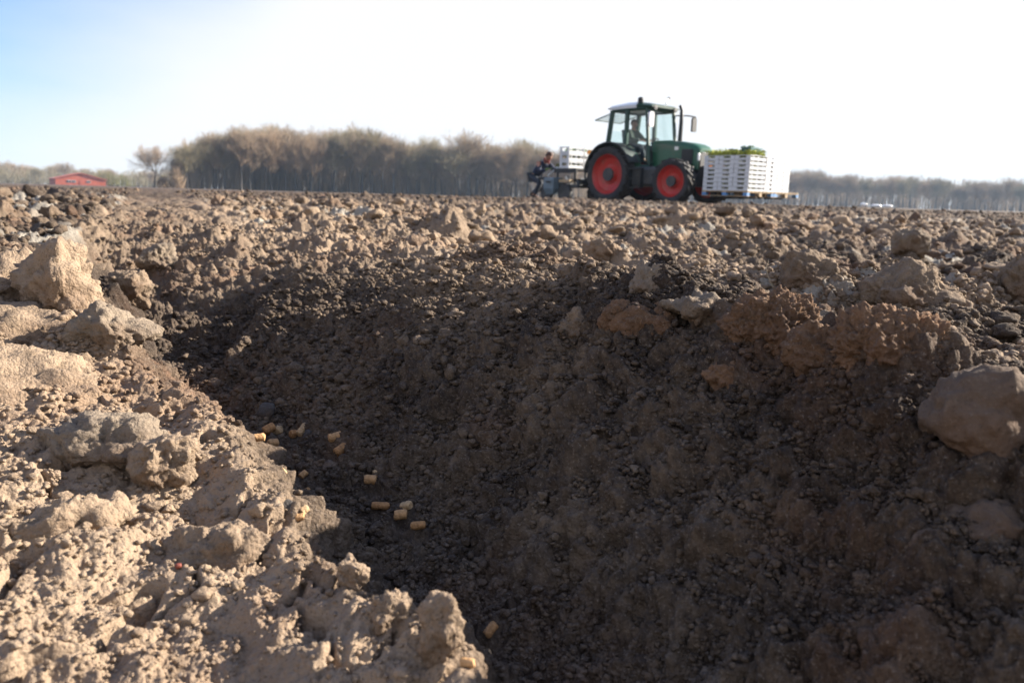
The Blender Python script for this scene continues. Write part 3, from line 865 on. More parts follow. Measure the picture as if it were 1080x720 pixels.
tag(thicket('woodland', pts, M_twig[0], 1, .035, 130), 'tangle of bare brown trunks and twigs deep inside the wood left of the tractor', 'woodland', kind='stuff')
pts = []
for k in range(300):
    px = rs.uniform(630, 1150); D = rs.uniform(420, 500)
    g_ = at_dist(px, 360, D); H = (horizon(px) - interp(px, TOP_R)) * D / FX
    pts.append((g_[0], g_[1], .1, H * rs.uniform(.4, .9), 5.0))
tag(thicket('woodland', pts, M_twig[0], 2, .06, 150), 'tangle of bare trunks and twigs deep inside the far wood right of the crates', 'woodland', kind='stuff')
pts = []
for k in range(150):
    px = rs.uniform(-80, 200); D = rs.uniform(450, 540)
    g_ = at_dist(px, 360, D)
    pts.append((g_[0], g_[1], .1, rs.uniform(4, 9), 5.0))
tag(thicket('hedgerow', pts, M_twig[1], 3, .06, 110), 'low tangled hedgerow along the far left edge of the field', 'hedgerow', kind='stuff')
def shrub(px, D, top, w, mat, seed, label):
    g_ = at_dist(px, 360, D); H = at_dist(px, top, D)[2] - .2
    r_ = random.Random(seed); pts_ = []
    for k in range(9):
        a = r_.uniform(0, 6.28); q = r_.uniform(0, 1)
        pts_.append((w * q * math.cos(a), w * q * math.sin(a), 0, H * (1 - .55 * q * q) * r_.uniform(.75, 1), w * .38))
    o_ = thicket('shrub', pts_, mat, seed, .035, 70); o_.location = (g_[0], g_[1], .2)
    tag(o_, label, 'shrub')
shrub(121, 400, 176, 4.5, M_bud, 11, 'yellowish green budding bush right of the red barn')
shrub(136, 405, 182, 5.0, M_bud, 12, 'smaller yellowish bush right of the tall budding bush')
shrub(193, 200, 176, 1.6, M_twig[2], 13, 'orange-brown bush at the left end of the wood')
shrub(180, 205, 186, 1.8, M_twig[2], 14, 'low tan bush between the lone tree and the wood')

# ------------------------------------------------------------------ red barn, far left
class MB:
    def __init__(s): s.v = []; s.f = []
    def add(s, V, F):
        n = len(s.v); s.v += [tuple(p) for p in V]; s.f += [tuple(i + n for i in q) for q in F]; return s
    def box(s, c, d, M=None):
        V = [(c[0] + sx * d[0] / 2, c[1] + sy * d[1] / 2, c[2] + sz * d[2] / 2) for sx in (-1, 1) for sy in (-1, 1) for sz in (-1, 1)]
        if M is not None: V = [M @ Vector(p) for p in V]
        return s.add(V, [(0, 1, 3, 2), (4, 6, 7, 5), (0, 4, 5, 1), (2, 3, 7, 6), (0, 2, 6, 4), (1, 5, 7, 3)])
    def prism(s, prof, axis, a, b):
        """closed outline extruded along an axis ('x','y' or 'z') from a to b"""
        def P(q, t): return (t, q[0], q[1]) if axis == 'x' else ((q[0], t, q[1]) if axis == 'y' else (q[0], q[1], t))
        n = len(prof)
        V = [P(q, a) for q in prof] + [P(q, b) for q in prof]
        return s.add(V, [tuple(range(n))[::-1], tuple(range(n, 2 * n))] + [(i, (i + 1) % n, n + (i + 1) % n, n + i) for i in range(n)])
    def tube(s, pts, r, n=8, cap=True):
        V, F, n = tube_verts(pts, r, n)
        if cap: F = F + [tuple(range(n))[::-1], tuple(range(len(V) - n, len(V)))]
        return s.add(V, F)
    def lathe(s, prof, n=32, axis='y', c=(0, 0, 0), closed=False):
        """prof: (radius, along) rings about an axis"""
        V = []; F = []
        for (r_, t) in prof:
            for k in range(n):
                w = 2 * math.pi * k / n; a, b = r_ * math.cos(w), r_ * math.sin(w)
                V.append((c[0] + a, c[1] + t, c[2] + b) if axis == 'y' else ((c[0] + t, c[1] + a, c[2] + b) if axis == 'x' else (c[0] + a, c[1] + b, c[2] + t)))
        m_ = len(prof)
        for i in range(m_ if closed else m_ - 1):
            i2 = (i + 1) % m_
            for k in range(n): F.append((i * n + k, i * n + (k + 1) % n, i2 * n + (k + 1) % n, i2 * n + k))
        if not closed: F += [tuple(range(n)), tuple(range((m_ - 1) * n, m_ * n))]
        return s.add(V, F)
    def loft(s, secs):
        n = len(secs[0]); V = [p for q in secs for p in q]; F = []
        for i in range(len(secs) - 1):
            for k in range(n): F.append((i * n + k, i * n + (k + 1) % n, (i + 1) * n + (k + 1) % n, (i + 1) * n + k))
        F += [tuple(range(n))[::-1], tuple(range((len(secs) - 1) * n, len(secs) * n))]
        return s.add(V, F)
    def mesh(s, name):
        me = bpy.data.meshes.new(name); me.from_pydata([tuple(p) for p in s.v], [], s.f); me.update()
        bm = bmesh.new(); bm.from_mesh(me); bmesh.ops.recalc_face_normals(bm, faces=bm.faces); bm.to_mesh(me); bm.free()
        return me
    def build(s, name, mat, parent=None, smooth=False, bevel=0):
        o = link(name, s.mesh(name), mat, parent)
        if smooth:
            o.data.shade_smooth()
            try: o.data.set_sharp_from_angle(angle=R(38))
            except Exception: pass
        if bevel:
            b = o.modifiers.new('bevel', 'BEVEL'); b.width = bevel; b.segments = 2; b.limit_method = 'ANGLE'
        return o

M_brick = plain('red_brick', (.38, .088, .045), .9, var=.15, scale=.6)
M_redroof = plain('red_roof_tiles', (.40, .095, .05), .8, var=.12, scale=.5)
M_white = plain('white_paint', (.75, .75, .74), .6, var=.05)
M_darkpane = plain('dark_window_pane', (.03, .035, .04), .2, var=.1)
bp = at_dist(85.5, 193, 395)
barn = empty('barn', (bp[0], bp[1], .2), -math.atan2(bp[0], bp[1]) + .12)
tag(barn, 'low red brick barn with a shallow red gable roof at the far left', 'barn')
w2, hh, ap = 9.6, 2.5, 5.0
MB().prism([(-w2, 0), (w2, 0), (w2, hh), (0, ap - .25), (-w2, hh)], 'y', 0, 24).build('wall', M_brick, barn)
MB().prism([(-w2 - .6, hh - .12), (0, ap), (w2 + .6, hh - .12), (w2 + .6, hh + .12), (0, ap + .3), (-w2 - .6, hh + .12)], 'y', -.5, 24.5).build('roof', M_redroof, barn)
for (x, ww) in ((-4.6, 1.5), (-2.7, 1.5), (3.0, 1.5)):
    fr = MB().box((x, -.06, 1.55), (ww, .12, 1.0)).build('window', M_white, barn)
    MB().box((x - ww * .24, -.14, 1.55), (ww * .42, .05, .8)).box((x + ww * .24, -.14, 1.55), (ww * .42, .05, .8)).build('pane', M_darkpane, fr)
MB().box((.2, -.06, 1.0), (1.3, .12, 2.0)).build('door', M_brick, barn)
# white plastic by the far right field edge
M_plastic = plain('white_film', (.8, .8, .8), .4, var=.05)
def bale(px, py, D, w, h, seed, label):
    c = at_dist(px, py, D); s_ = D / FX
    v, fc = clod_shape(3, seed, .12, 0, .4)
    me = np_mesh('wrapped_bale', v * np.array([w * s_ * .5, w * s_ * .3, h * s_ * .5]), fc)
    o_ = link('wrapped_bale', me, M_plastic, smooth=True); o_.location = c; tag(o_, label, 'bale', 'white wrapped bales at the field edge')
bale(911, 216, 140, 7, 4, 5, 'small white wrapped bale at the far field edge below the right wood')
bale(924, 217, 140, 12, 3, 6, 'left of the two long low white wrapped bales at the far field edge')
bale(936, 217.5, 140, 12, 3, 7, 'right of the two long low white wrapped bales at the far field edge')

# ------------------------------------------------------------------ haze
hz = MB().box((0, 320, 13.5), (1500, 720, 31)).build('haze', None)
hm = bpy.data.materials.new('pale_haze'); hm.use_nodes = True
hn = hm.node_tree; hn.nodes.remove(hn.nodes['Principled BSDF'])
pv = hn.nodes.new('ShaderNodeVolumePrincipled'); pv.inputs['Density'].default_value = HAZE; pv.inputs['Color'].default_value = (.52, .73, 1.0, 1); pv.inputs['Anisotropy'].default_value = .2
hn.links.new(pv.outputs[0], hn.nodes['Material Output'].inputs['Volume'])
hz.data.materials.append(hm)
tag(hz, kind='stuff')
# ------------------------------------------------------------------ tractor
ALPHA = R(48)
TH = np.array([math.cos(ALPHA), -math.sin(ALPHA)]); TL = np.array([math.sin(ALPHA), math.cos(ALPHA)])
hub = at_dist(640, 183.3, 23.6)
TO = np.array([hub[0] + 1.05 * TL[0], hub[1] + 1.05 * TL[1], hub[2] - .80])
def tw(x, y, z):
    return np.array([TO[0] + x * TH[0] + y * TL[0], TO[1] + x * TH[1] + y * TL[1], TO[2] + z])
if DEBUG:
    for nm, q, want in (('front hub', (2.24, -1.0, .6), (703.7, 190.8)), ('roof rear', (-.38, -.65, 2.72), (638.7, 113)), ('roof front far', (1.0, .65, 2.72), (706, 113)), ('A pillar', (1.1, -.62, 1.7), (680, 148)), ('hood front', (3.0, -.4, 1.4), (739, 155)), ('pallet rear', (3.36, -.9, .2), (741, 204)), ('pallet corner', (4.70, -.9, .2), (787, 207)), ('crate far', (4.7, 1.04, .2), (828, 203)), ('crate top', (4.7, -.9, 1.25), (787, 165)), ('planter deck', (-2.3, -.6, .95), (597, 177)), ('planter top', (-2.28, -.6, 1.6), (597, 155)), ('worker hip', (-3.42, -.62, .82), (565, 184)), ('head', (-2.9, -.62, 1.45), (577, 164)), ('hopper', (-2.72, -.82, .45), (585, 192)), ('pallet end', (4.7, 1.6, .2), (842, 206)), ('wheel b', (0, -1.1, 0), (640, 208))):
        print('FIT', nm, [round(float(t), 1) for t in proj(tw(*q))], want)
M_green = plain('green_paint', (.010, .085, .042), .38, var=.12, scale=3, dirt=(.10, .085, .06))
M_dgreen = plain('dark_green_paint', (.012, .05, .035), .45, var=.12, scale=3)
M_redrim = plain('red_wheel_paint', (.42, .018, .010), .45, var=.15, scale=5, dirt=(.20, .11, .07))
M_tyre = plain('black_rubber', (.022, .022, .024), .8, var=.25, scale=8, dirt=(.085, .066, .05))
M_black = plain('black_plastic', (.016, .017, .019), .55, var=.2, scale=6)
M_iron = plain('dark_grey_iron', (.035, .038, .042), .6, var=.25, scale=5, dirt=(.10, .08, .06))
M_slate = plain('blue_grey_paint', (.13, .18, .22), .55, var=.2, scale=5, dirt=(.14, .12, .09))
M_roofw = plain('pale_roof_sky_sheen', (.72, .77, .82), .35, var=.05)  # white roof with the sky's reflection put into its colour
M_silver = plain('silver_metal', (.55, .55, .55), .35, metal=.8, var=.1)
M_wood = plain('pale_wood', (.42, .31, .19), .8, var=.2, scale=8)
M_bluep = plain('blue_block_paint', (.10, .25, .5), .7, var=.2)
M_crate = plain('white_crate_plastic', (.60, .62, .65), .5, var=.16, scale=4, dirt=(.42, .39, .34))
M_amber = plain('amber_lens', (.7, .22, .02), .3, var=.05)
M_lens = plain('clear_lamp_lens', (.75, .76, .78), .12, var=.03)
M_plant = plain('yellow_green_crowns', (.33, .36, .05), .8, var=.45, scale=14)
M_leaf = plain('green_leaves', (.10, .19, .035), .7, var=.4, scale=14)
def glass_mat():
    t = NT('tinted_cab_glass'); out = t.n['Material Output']; t.n.remove(t.b)
    tr = t.node('ShaderNodeBsdfTransparent'); tr.inputs[0].default_value = (.92, .965, .96, 1)
    gl = t.node('ShaderNodeBsdfGlossy'); gl.inputs['Roughness'].default_value = .03
    lw = t.node('ShaderNodeLayerWeight'); fr = t.math('ADD', t.math('MULTIPLY', t.math('POWER', lw.outputs['Facing'], 5.0), .9), .03)
    mx = t.node('ShaderNodeMixShader'); t.l(fr, mx.inputs[0]); t.l(tr.outputs[0], mx.inputs[1]); t.l(gl.outputs[0], mx.inputs[2]); t.l(mx.outputs[0], out.inputs[0])
    return t.m
M_glass = glass_mat()

tr = empty('tractor', tuple(TO), -ALPHA)
tag(tr, 'green farm tractor with red wheels standing on the ploughed field', 'tractor')
def wheel(x, y, Rd, W, rimR, side, lugs, parent):
    """side -1 = right; the hub is the wheel's own mesh"""
    h = MB().lathe([(.0, .02), (.17 * Rd / .8, .02), (.19 * Rd / .8, -.05), (.19 * Rd / .8, -.16), (0, -.16)], 20)
    ho = h.build('wheel', M_iron, parent, True)
    ho.location = (x, y, Rd); ho.rotation_euler = (0, 0, 0 if side < 0 else math.pi)
    w = W / 2
    t = MB().lathe([(rimR, -w * .82), (rimR + .04, -w * .95), (Rd * .86, -w * 1.04), (Rd * .93, -w * .98), (Rd * .955, -w * .80), (Rd * .965, 0), (Rd * .955, w * .80), (Rd * .93, w * .98), (Rd * .86, w * 1.04), (rimR + .04, w * .95), (rimR, w * .82)], 48, closed=True)
    for k in range(lugs):
        for s in (-1, 1):
            a = 2 * math.pi * (k + (.5 if s > 0 else 0)) / lugs
            M = Matrix.Rotation(a, 4, 'Y') @ Matrix.Translation((0, s * w * .52, Rd * .965)) @ Matrix.Rotation(s * R(42), 4, 'Z')
            t.box((0, 0, 0), (.055 * Rd / .8, w * 1.25, .075 * Rd / .8), M)
    t.build('tyre', M_tyre, ho, True)
    r_ = MB().lathe([(rimR, w * .8), (rimR * .94, w * .7), (rimR * .90, 0), (rimR * .45, -w * .12), (rimR * .42, -w * .35), (.18 * Rd / .8, -w * .38), (.18 * Rd / .8, -w * .30), (rimR * .40, -w * .26), (rimR * .42, -w * .02), (rimR * .84, w * .02 - w * .35), (rimR * .93, -w * .72), (rimR, -w * .86), (rimR + .02, -w * .80)], 40, closed=True)
    for k in range(8):
        a = 2 * math.pi * k / 8
        r_.lathe([(.0, -.02), (.035, -.02), (.035, .02), (0, .02)], 8, c=(rimR * .30 * math.cos(a), -w * .42, rimR * .30 * math.sin(a)))
    r_.build('rim', M_redrim, ho, True)
    return ho
for s in (-1, 1):
    wheel(0, s * .86, .785, .46, .56, s, 19, tr)
    wf = wheel(2.24, s * .86, .60, .40, .415, s, 16, tr)
    if s: wf.rotation_euler.z += R(4)
# chassis
b = MB()
b.box((.3, 0, .78), (1.5, .5, .5)); b.box((1.9, 0, .80), (2.3, .42, .46)); b.tube([(0, -.85, .80), (0, .85, .80)], .13, 12)
b.box((2.6, 0, .72), (.4, .5, .5)); b.box((-.55, 0, .75), (.5, .7, .6))
b.build('chassis', M_iron, tr)
b = MB(); b.tube([(2.24, -.8, .60), (2.24, .8, .60)], .09, 10); b.box((2.24, 0, .62), (.22, 1.1, .2)); b.build('front_axle', M_iron, tr)
MB().loft([[(x, y, z) for (y, z) in ((-.88, .52), (-.88, .92), (-.82, 1.0), (-.45, 1.0), (-.45, .45), (-.80, .45))] for x in (.78, .80, 1.60, 1.64)]).build('fuel_tank', M_slate_dark if 'M_slate_dark' in globals() else M_iron, tr, False, .02)
b = MB()
for z in (.42, .68, .94): b.box((.98, -.93, z), (.42, .16, .03))
b.box((.77, -.93, .68), (.025, .14, .56)); b.box((1.19, -.93, .68), (.025, .14, .56)); b.build('step', M_black, tr)
# hood
def hsec(x, w, zb, zt, rd):
    q = []
    for (cy, cz, a0) in ((w - rd, zt - rd, 0), (-(w - rd), zt - rd, 90)):
        for k in range(5):
            a = R(a0 + k * 22.5); q.append((x, cy + rd * math.cos(a), cz + rd * math.sin(a)))
    q += [(x, -w, zb), (x, w, zb)]
    return q
MB().loft([hsec(1.12, .44, 1.02, 1.74, .16), hsec(1.6, .44, 1.04, 1.735, .16), hsec(2.05, .42, 1.08, 1.69, .16), hsec(2.38, .40, 1.0, 1.63, .17), hsec(2.55, .385, .93, 1.56, .18), hsec(2.63, .36, .92, 1.47, .18)]).build('hood', M_green, tr, True)
MB().loft([hsec(2.632, .30, .95, 1.40, .10), hsec(2.655, .285, .97, 1.38, .10)]).build('grille', M_black, tr, True)
for s in (-1, 1):
    MB().box((2.60, s * .325, 1.26), (.09, .085, .2)).build('headlight', M_lens, tr, False, .02)
    v = MB()
    v.box((2.30, s * .415, 1.27), (.36, .02, .40))
    for k in range(6): v.box((2.30, s * .43, 1.12 + k * .06), (.33, .02, .018))
    v.build('hood_vent', M_black, tr)
    MB().box((1.95, s * .432, 1.50), (.13, .02, .09)).build('emblem', M_silver, tr)
b = MB(); b.box((2.85, 0, .68), (.2, .7, .32)); b.tube([(2.8, -.32, .5), (3.3, -.36, .36)], .04); b.tube([(2.8, .32, .5), (3.3, .36, .36)], .04); b.tube([(2.75, 0, 1.0), (3.25, 0, .8)], .035); b.box((2.9, 0, .95), (.08, .6, .4))
b.build('front_linkage', M_black, tr)
for s in (-1, 1): MB().box((2.965, s * .27, 1.05), (.05, .12, .08)).build('indicator', M_amber, tr)
b = MB(); b.tube([(-.75, -.35, .55), (-1.5, -.42, .5)], .045); b.tube([(-.75, .35, .55), (-1.5, .42, .5)], .045); b.tube([(-.75, 0, 1.0), (-1.5, 0, .95)], .04)
b.build('rear_linkage', M_black, tr)
# fenders
for s in (-1, 1):
    outer = []; b = MB(); secs = []
    for k in range(15):
        a = R(178 - k * 11.2); ri, ro = .86, .90
        c_, s_ = math.cos(a), math.sin(a)
        secs.append([(ri * c_, s * .52, .80 + ri * s_), (ri * c_, s * 1.08, .80 + ri * s_), (ro * c_, s * 1.08, .80 + ro * s_), (ro * c_, s * .52, .80 + ro * s_)])
    b.loft(secs)
    f_ = b.build('fender', M_black, tr, True)
    MB().prism([(.90 * math.cos(R(a)), .80 + .90 * math.sin(R(a))) for a in range(10, 131, 10)] + [(-.2, 1.25), (.55, .98)], 'y', s * .60, s * .66).build('fender_panel', M_green, f_)
    MB().box((-.80, s * .95, 1.42), (.06, .16, .10)).build('tail_light', M_amber, f_)
# cab
cw = .62; Zb, Zt = 1.02, 2.60
P_ = {}
for s in (-1, 1):
    P_[s] = dict(A0=(1.16, s * cw, 1.10), A1=(.98, s * (cw - .02), Zt), B0=(.30, s * (cw + .02), 1.42), B1=(.30, s * cw, Zt), C0=(-.42, s * cw, 1.50), C1=(-.28, s * (cw - .02), Zt))
b = MB()
for s in (-1, 1):
    q = P_[s]
    b.tube([q['A0'], q['A1']], .052, 6); b.tube([q['B0'], q['B1']], .070, 6); b.tube([q['C0'], q['C1']], .075, 6)
    b.tube([q['A1'], q['B1'], q['C1']], .05, 6); b.tube([q['C0'], q['B0']], .05, 6)
    b.tube([(.30, s * (cw + .02), 1.42), (.62, s * cw, 1.05), (1.16, s * cw, 1.02)], .04, 6)
b.tube([P_[-1]['A1'], P_[1]['A1']], .05, 6); b.tube([P_[-1]['C1'], P_[1]['C1']], .05, 6); b.tube([P_[-1]['C0'], P_[1]['C0']], .05, 6); b.tube([P_[-1]['A0'], P_[1]['A0']], .045, 6)
b.build('cab_frame', M_dgreen, tr, True)
b = MB(); b.box((.40, 0, 1.04), (1.5, 1.12, .06)); b.box((-.36, 0, 1.28), (.06, 1.16, .44)); b.box((1.12, 0, 1.22), (.05, 1.1, .40)); b.box((.98, 0, 1.42), (.26, .5, .30)); b.build('cab_floor', M_black, tr)
def pane(name, pts, nrm, parent=None):
    t = Vector(nrm) * .006
    return MB().loft([[tuple(Vector(p) - t) for p in pts], [tuple(Vector(p) + t) for p in pts]]).build(name, M_glass, parent or tr)
pane('windshield', [(1.145, -cw + .03, 1.46), (1.145, cw - .03, 1.46), (.99, cw - .05, 2.56), (.99, -cw + .05, 2.56)], (1, 0, .14))
pane('rear_window', [(-.43, -cw + .04, 1.54), (-.43, cw - .04, 1.54), (-.36, cw - .05, 2.05), (-.36, -cw + .05, 2.05)], (-1, 0, .1))
rw = pane('rear_hatch', [(-.30, -cw + .05, 2.54), (-.30, cw - .05, 2.54), (-.98, cw - .05, 2.36), (-.98, -cw + .05, 2.36)], (-.25, 0, 1))
MB().tube([(-.30, -cw + .05, 2.555), (-.98, -cw + .05, 2.375), (-.98, cw - .05, 2.375), (-.30, cw - .05, 2.555)], .018, 6).build('hatch_frame', M_dgreen, rw)
for s in (-1, 1):
    d_ = pane('door', [(1.10, s * cw, 1.10), (.68, s * (cw + .01), 1.10), (.36, s * (cw + .015), 1.46), (.36, s * (cw), 2.54), (.96, s * (cw - .01), 2.54)], (0, s, 0))
    MB().box((.46, s * (cw + .04), 1.62), (.16, .03, .035)).build('handle', M_black, d_)
    pane('side_window', [(.25, s * cw, 1.48), (-.38, s * cw, 1.56), (-.26, s * cw, 2.54), (.25, s * cw, 2.54)], (0, s, 0))
def rsec(x, w, z0, z1): return [(x, -w, z0), (x, w, z0), (x, w + .02, z0 + (z1 - z0) * .5), (x, w - .10, z1), (x, -w + .10, z1), (x, -w - .02, z0 + (z1 - z0) * .5)]
rf = MB().loft([rsec(-.46, .60, 2.64, 2.72), rsec(-.34, .66, 2.62, 2.75), rsec(.30, .68, 2.63, 2.80), rsec(.66, .68, 2.63, 2.80)]).build('roof', M_roofw, tr, True)
MB().loft([rsec(.662, .675, 2.63, 2.79), rsec(1.0, .66, 2.62, 2.75), rsec(1.16, .60, 2.64, 2.70)]).build('roof_front', M_dgreen, tr, True)
for y in (-.45, .45): MB().lathe([(.0, -.05), (.06, -.04), (.075, .03), (.0, .035)], 14, 'x', (1.14, y, 2.63)).build('work_light', M_black, tr, True)
MB().lathe([(0, 0), (.08, 0), (.085, .07), (.075, .12), (.045, .14), (0, .145)], 14, 'z', (.72, -.58, 2.78)).build('beacon', M_black, tr, True)
b = MB(); b.tube([(.9, .35, 2.74), (.9, .35, 2.90), (.85, .50, 2.95)], .02, 6); b.lathe([(0, 0), (.04, 0), (.045, .09), (0, .1)], 10, 'z', (.85, .52, 2.93)); b.build('antenna', M_silver, tr, True)
# mirrors and exhaust
for s in (-1, 1):
    b = MB(); b.tube([(1.05, s * cw, 2.50), (1.22, s * (cw + .36 if s > 0 else cw + .10), 2.52)] + ([(1.3, s * (cw + .62), 2.50)] if s > 0 else []), .022, 6); mo = b.build('mirror_arm', M_black, tr, True)
    my = s * (cw + .60) if s > 0 else s * (cw + .14)
    MB().loft([[(1.24 + t, my + y, z) for (y, z) in ((-.09, 2.08), (.09, 2.08), (.10, 2.14), (.10, 2.42), (.07, 2.48), (-.07, 2.48), (-.10, 2.42), (-.10, 2.14))] for t in (0, .03, .06)]).build('mirror', M_black if s > 0 else M_silver, tr, True)
MB().tube([(1.34, .50, 1.60), (1.34, .52, 2.3), (1.32, .53, 2.62), (1.26, .53, 2.76)], [.07, .06, .05, .045], 12).build('exhaust_pipe', M_black, tr, True)
# seat and wheel
b = MB(); b.loft([[(x, y, z) for (x, y) in ((-.16, -.24), (.30, -.24), (.32, .24), (-.16, .24))] for z in (1.38, 1.50)]); b.loft([[(-.16 - k * .05 + t, y, 1.50 + k * .30) for (t, y) in ((0, -.22), (.12, -.22), (.12, .22), (0, .22))] for k in (0, 1, 2)]); b.box((.05, 0, 1.22), (.3, .3, .32))
b.build('seat', M_black, tr, False, .03)
b = MB(); n_ = 24
Mx = Matrix.Translation((.74, 0, 1.72)) @ Matrix.Rotation(R(-35), 4, 'Y')
ring = [tuple(Mx @ Vector((.19 * math.cos(2 * math.pi * k / n_), .19 * math.sin(2 * math.pi * k / n_), 0))) for k in range(n_ + 1)]
b.tube(ring, .015, 6); b.tube([tuple(Mx @ Vector((0, 0, 0))), (.92, 0, 1.40)], .03, 8); b.tube([tuple(Mx @ Vector((-.19, 0, 0))), tuple(Mx @ Vector((.19, 0, 0)))], .014, 6)
b.build('steering_wheel', M_black, tr, True)

# ------------------------------------------------------------------ crates and pallets
def crate_mesh(X, Y, Z, open_long=True, slot=.20):
    b = MB(); t = .014
    b.box((0, 0, .008), (X - .01, Y - .01, .012))
    for s in (-1, 1):
        y = s * (Y / 2 - t / 2)            # short end with a hand slot
        sz0, sz1 = Z * .36, Z * .80
        b.box((0, y, sz0 / 2), (X - .004, t, sz0)); b.box((0, y, (sz1 + Z - .006) / 2), (X - .004, t, Z - .006 - sz1))
        for q in (-1, 1): b.box((q * (X - .004 + slot) / 4, y, (sz0 + sz1) / 2), ((X - .004 - slot) / 2, t, sz1 - sz0))
        x = s * (X / 2 - t / 2)
        if open_long:
            b.box((x, 0, Z * .21), (t, Y - 2 * t - .002, Z * .42)); b.box((x, 0, Z * .87), (t, Y - 2 * t - .002, Z * .16))
            for q in (-1, 0, 1): b.box((x - s * .001, q * Y * .32, Z * .6), (t - .003, .03, Z * .38))
        else:
            b.box((x, 0, Z * .48), (t, Y - 2 * t - .002, Z * .94))
    return b.mesh('crate')
def pallet(name, x, y, z, L, W, label, group):
    c = tw(x, y, z); e = empty(name, tuple(c), -ALPHA)
    n = 7
    dk = MB()
    for k in range(n): dk.box((0, -W / 2 + (k + .5) * W / n, .125), (L, W / n * .78, .022))
    for q in (-1, 0, 1): dk.box((q * (L / 2 - .07), 0, .103), (.12, W, .02))
    dk.build('deck', M_wood, e)
    for q in (-1, 0, 1):
        for p_ in (-1, 0, 1): MB().box((q * (L / 2 - .07), p_ * (W / 2 - .06), .054), (.12, .12, .076)).build('block', M_bluep if p_ else M_wood, e)
    rn = MB()
    for p_ in (-1, 0, 1): rn.box((0, p_ * (W / 2 - .06), .008), (L, .1, .016))
    rn.build('runner', M_wood, e)
    return tag(e, label, 'pallet', group)
GP = 'wooden pallets carried in front of the tractor'
pz = .24
pallet('pallet', 3.88, -.30, pz, 1.36, 1.24, 'wooden pallet under the tall crate stacks on the side facing the camera', GP)
pallet('pallet', 3.88, .96, pz, 1.36, 1.24, 'wooden pallet whose bare end sticks out beyond the crates', GP)
fk = empty('pallet_fork', tuple(tw(3.38, 0, .06)), -ALPHA)
b = MB()
for y in (-.45, -.15, .35, .85): b.box((.5, y, .15), (1.3, .06, .03))
b.box((-.12, .2, .22), (.08, 1.5, .2)); b.box((-.12, .2, .60), (.06, 1.2, .06)); b.tube([(-.12, -.2, .22), (-.12, -.2, .62)], .03); b.tube([(-.12, .5, .22), (-.12, .5, .62)], .03)
b.build('fork', M_black, fk); tag(fk, 'black loading fork under the pallets at the tractor nose', 'fork')
CX, CY, CZ = .445, .76, .110
def turned(W_, slot):
    me = crate_mesh(W_, CX, CZ, False, slot); me.transform(Matrix.Rotation(math.pi / 2, 4, 'Z')); return me
cm_a = crate_mesh(CX, CY, CZ); cm_b = turned(.54, .12); cm_c = turned(.62, .05)
for mm in (cm_a, cm_b, cm_c): mm.materials.append(M_crate)
ORD = ['lowest', 'second from the bottom', 'third from the bottom', 'fourth from the bottom', 'fifth from the bottom', 'sixth from the bottom', 'seventh from the bottom', 'topmost']
GC = 'white plastic crates stacked in front of the tractor'
z0 = pz + .138; XR = 3.21; XF = XR + 2 * .448 + CX / 2
plants = MB(); rsp = random.Random(4)
def leaves(b, M, X, Y, z, n, h, sz):
    for k in range(n):
        c = M @ Vector((rsp.uniform(-X / 2, X / 2) * .92, rsp.uniform(-Y / 2, Y / 2) * .92, z + rsp.uniform(0, h)))
        d = Vector((rsp.gauss(0, 1), rsp.gauss(0, 1), rsp.gauss(0, .6))).normalized() * sz * rsp.uniform(.6, 1.4)
        p = Vector((rsp.gauss(0, 1), rsp.gauss(0, 1), rsp.gauss(0, 1))).normalized() * sz * .22
        q = d.cross(p).normalized() * sz * .15
        b.add([c - d, c + p, c + d, c - p, c + q, c - q], [(0, 1, 4), (1, 2, 4), (2, 3, 4), (3, 0, 4), (1, 0, 5), (2, 1, 5), (3, 2, 5), (0, 3, 5)])
def crate(me, x, y, z, rz, label, group=GC, fill=0, sq=0, store=None):
    o_ = bpy.data.objects.new('crate', me); C.objects.link(o_)
    o_.location = tuple(tw(x, y, z)); o_.rotation_euler = (0, 0, -ALPHA + rz)
    tag(o_, label, 'crate', group)
    return o_
TW = Matrix.Translation(Vector(TO)) @ Matrix.Rotation(-ALPHA, 4, 'Z')
for k in range(8):
    for c, (nm) in enumerate(('stack nearest the tractor', 'middle stack of the shaded side', 'corner stack facing the camera')):
        x = XR + CX / 2 + c * .448; zz = z0 + k * CZ
        crate(cm_a, x, -.90 + CY / 2, zz, rsp.uniform(-.022, .022), 'white slotted crate, %s in the %s' % (ORD[k], nm))
        leaves(plants, TW @ Matrix.Translation((x, -.90 + CY / 2, 0)), CX - .05, CY - .06, zz + .03, 70 if c == 2 else 30, .055, .05)
    crate(cm_b, XF, -.90 + CY + .01 + .27, z0 + k * CZ, rsp.uniform(-.02, .02), '%s white crate in the sunlit stack with small slots' % ORD[k])
    crate(cm_c, XF, -.90 + CY + .02 + .54 + .31, z0 + k * CZ, rsp.uniform(-.02, .02), '%s white crate in the rightmost sunlit stack with dot holes' % ORD[k])
for k in range(3):
    x = XR + CX / 2 + k * .448
    leaves(plants, TW @ Matrix.Translation((x, -.90 + CY / 2, 0)), CX, CY, z0 + 8 * CZ - .03, 300, .15, .10)
po = link('seedlings', plants.mesh('seedlings'), M_plant); tag(po, 'yellow green plant crowns filling the white crates in front of the tractor', 'seedlings', kind='stuff')
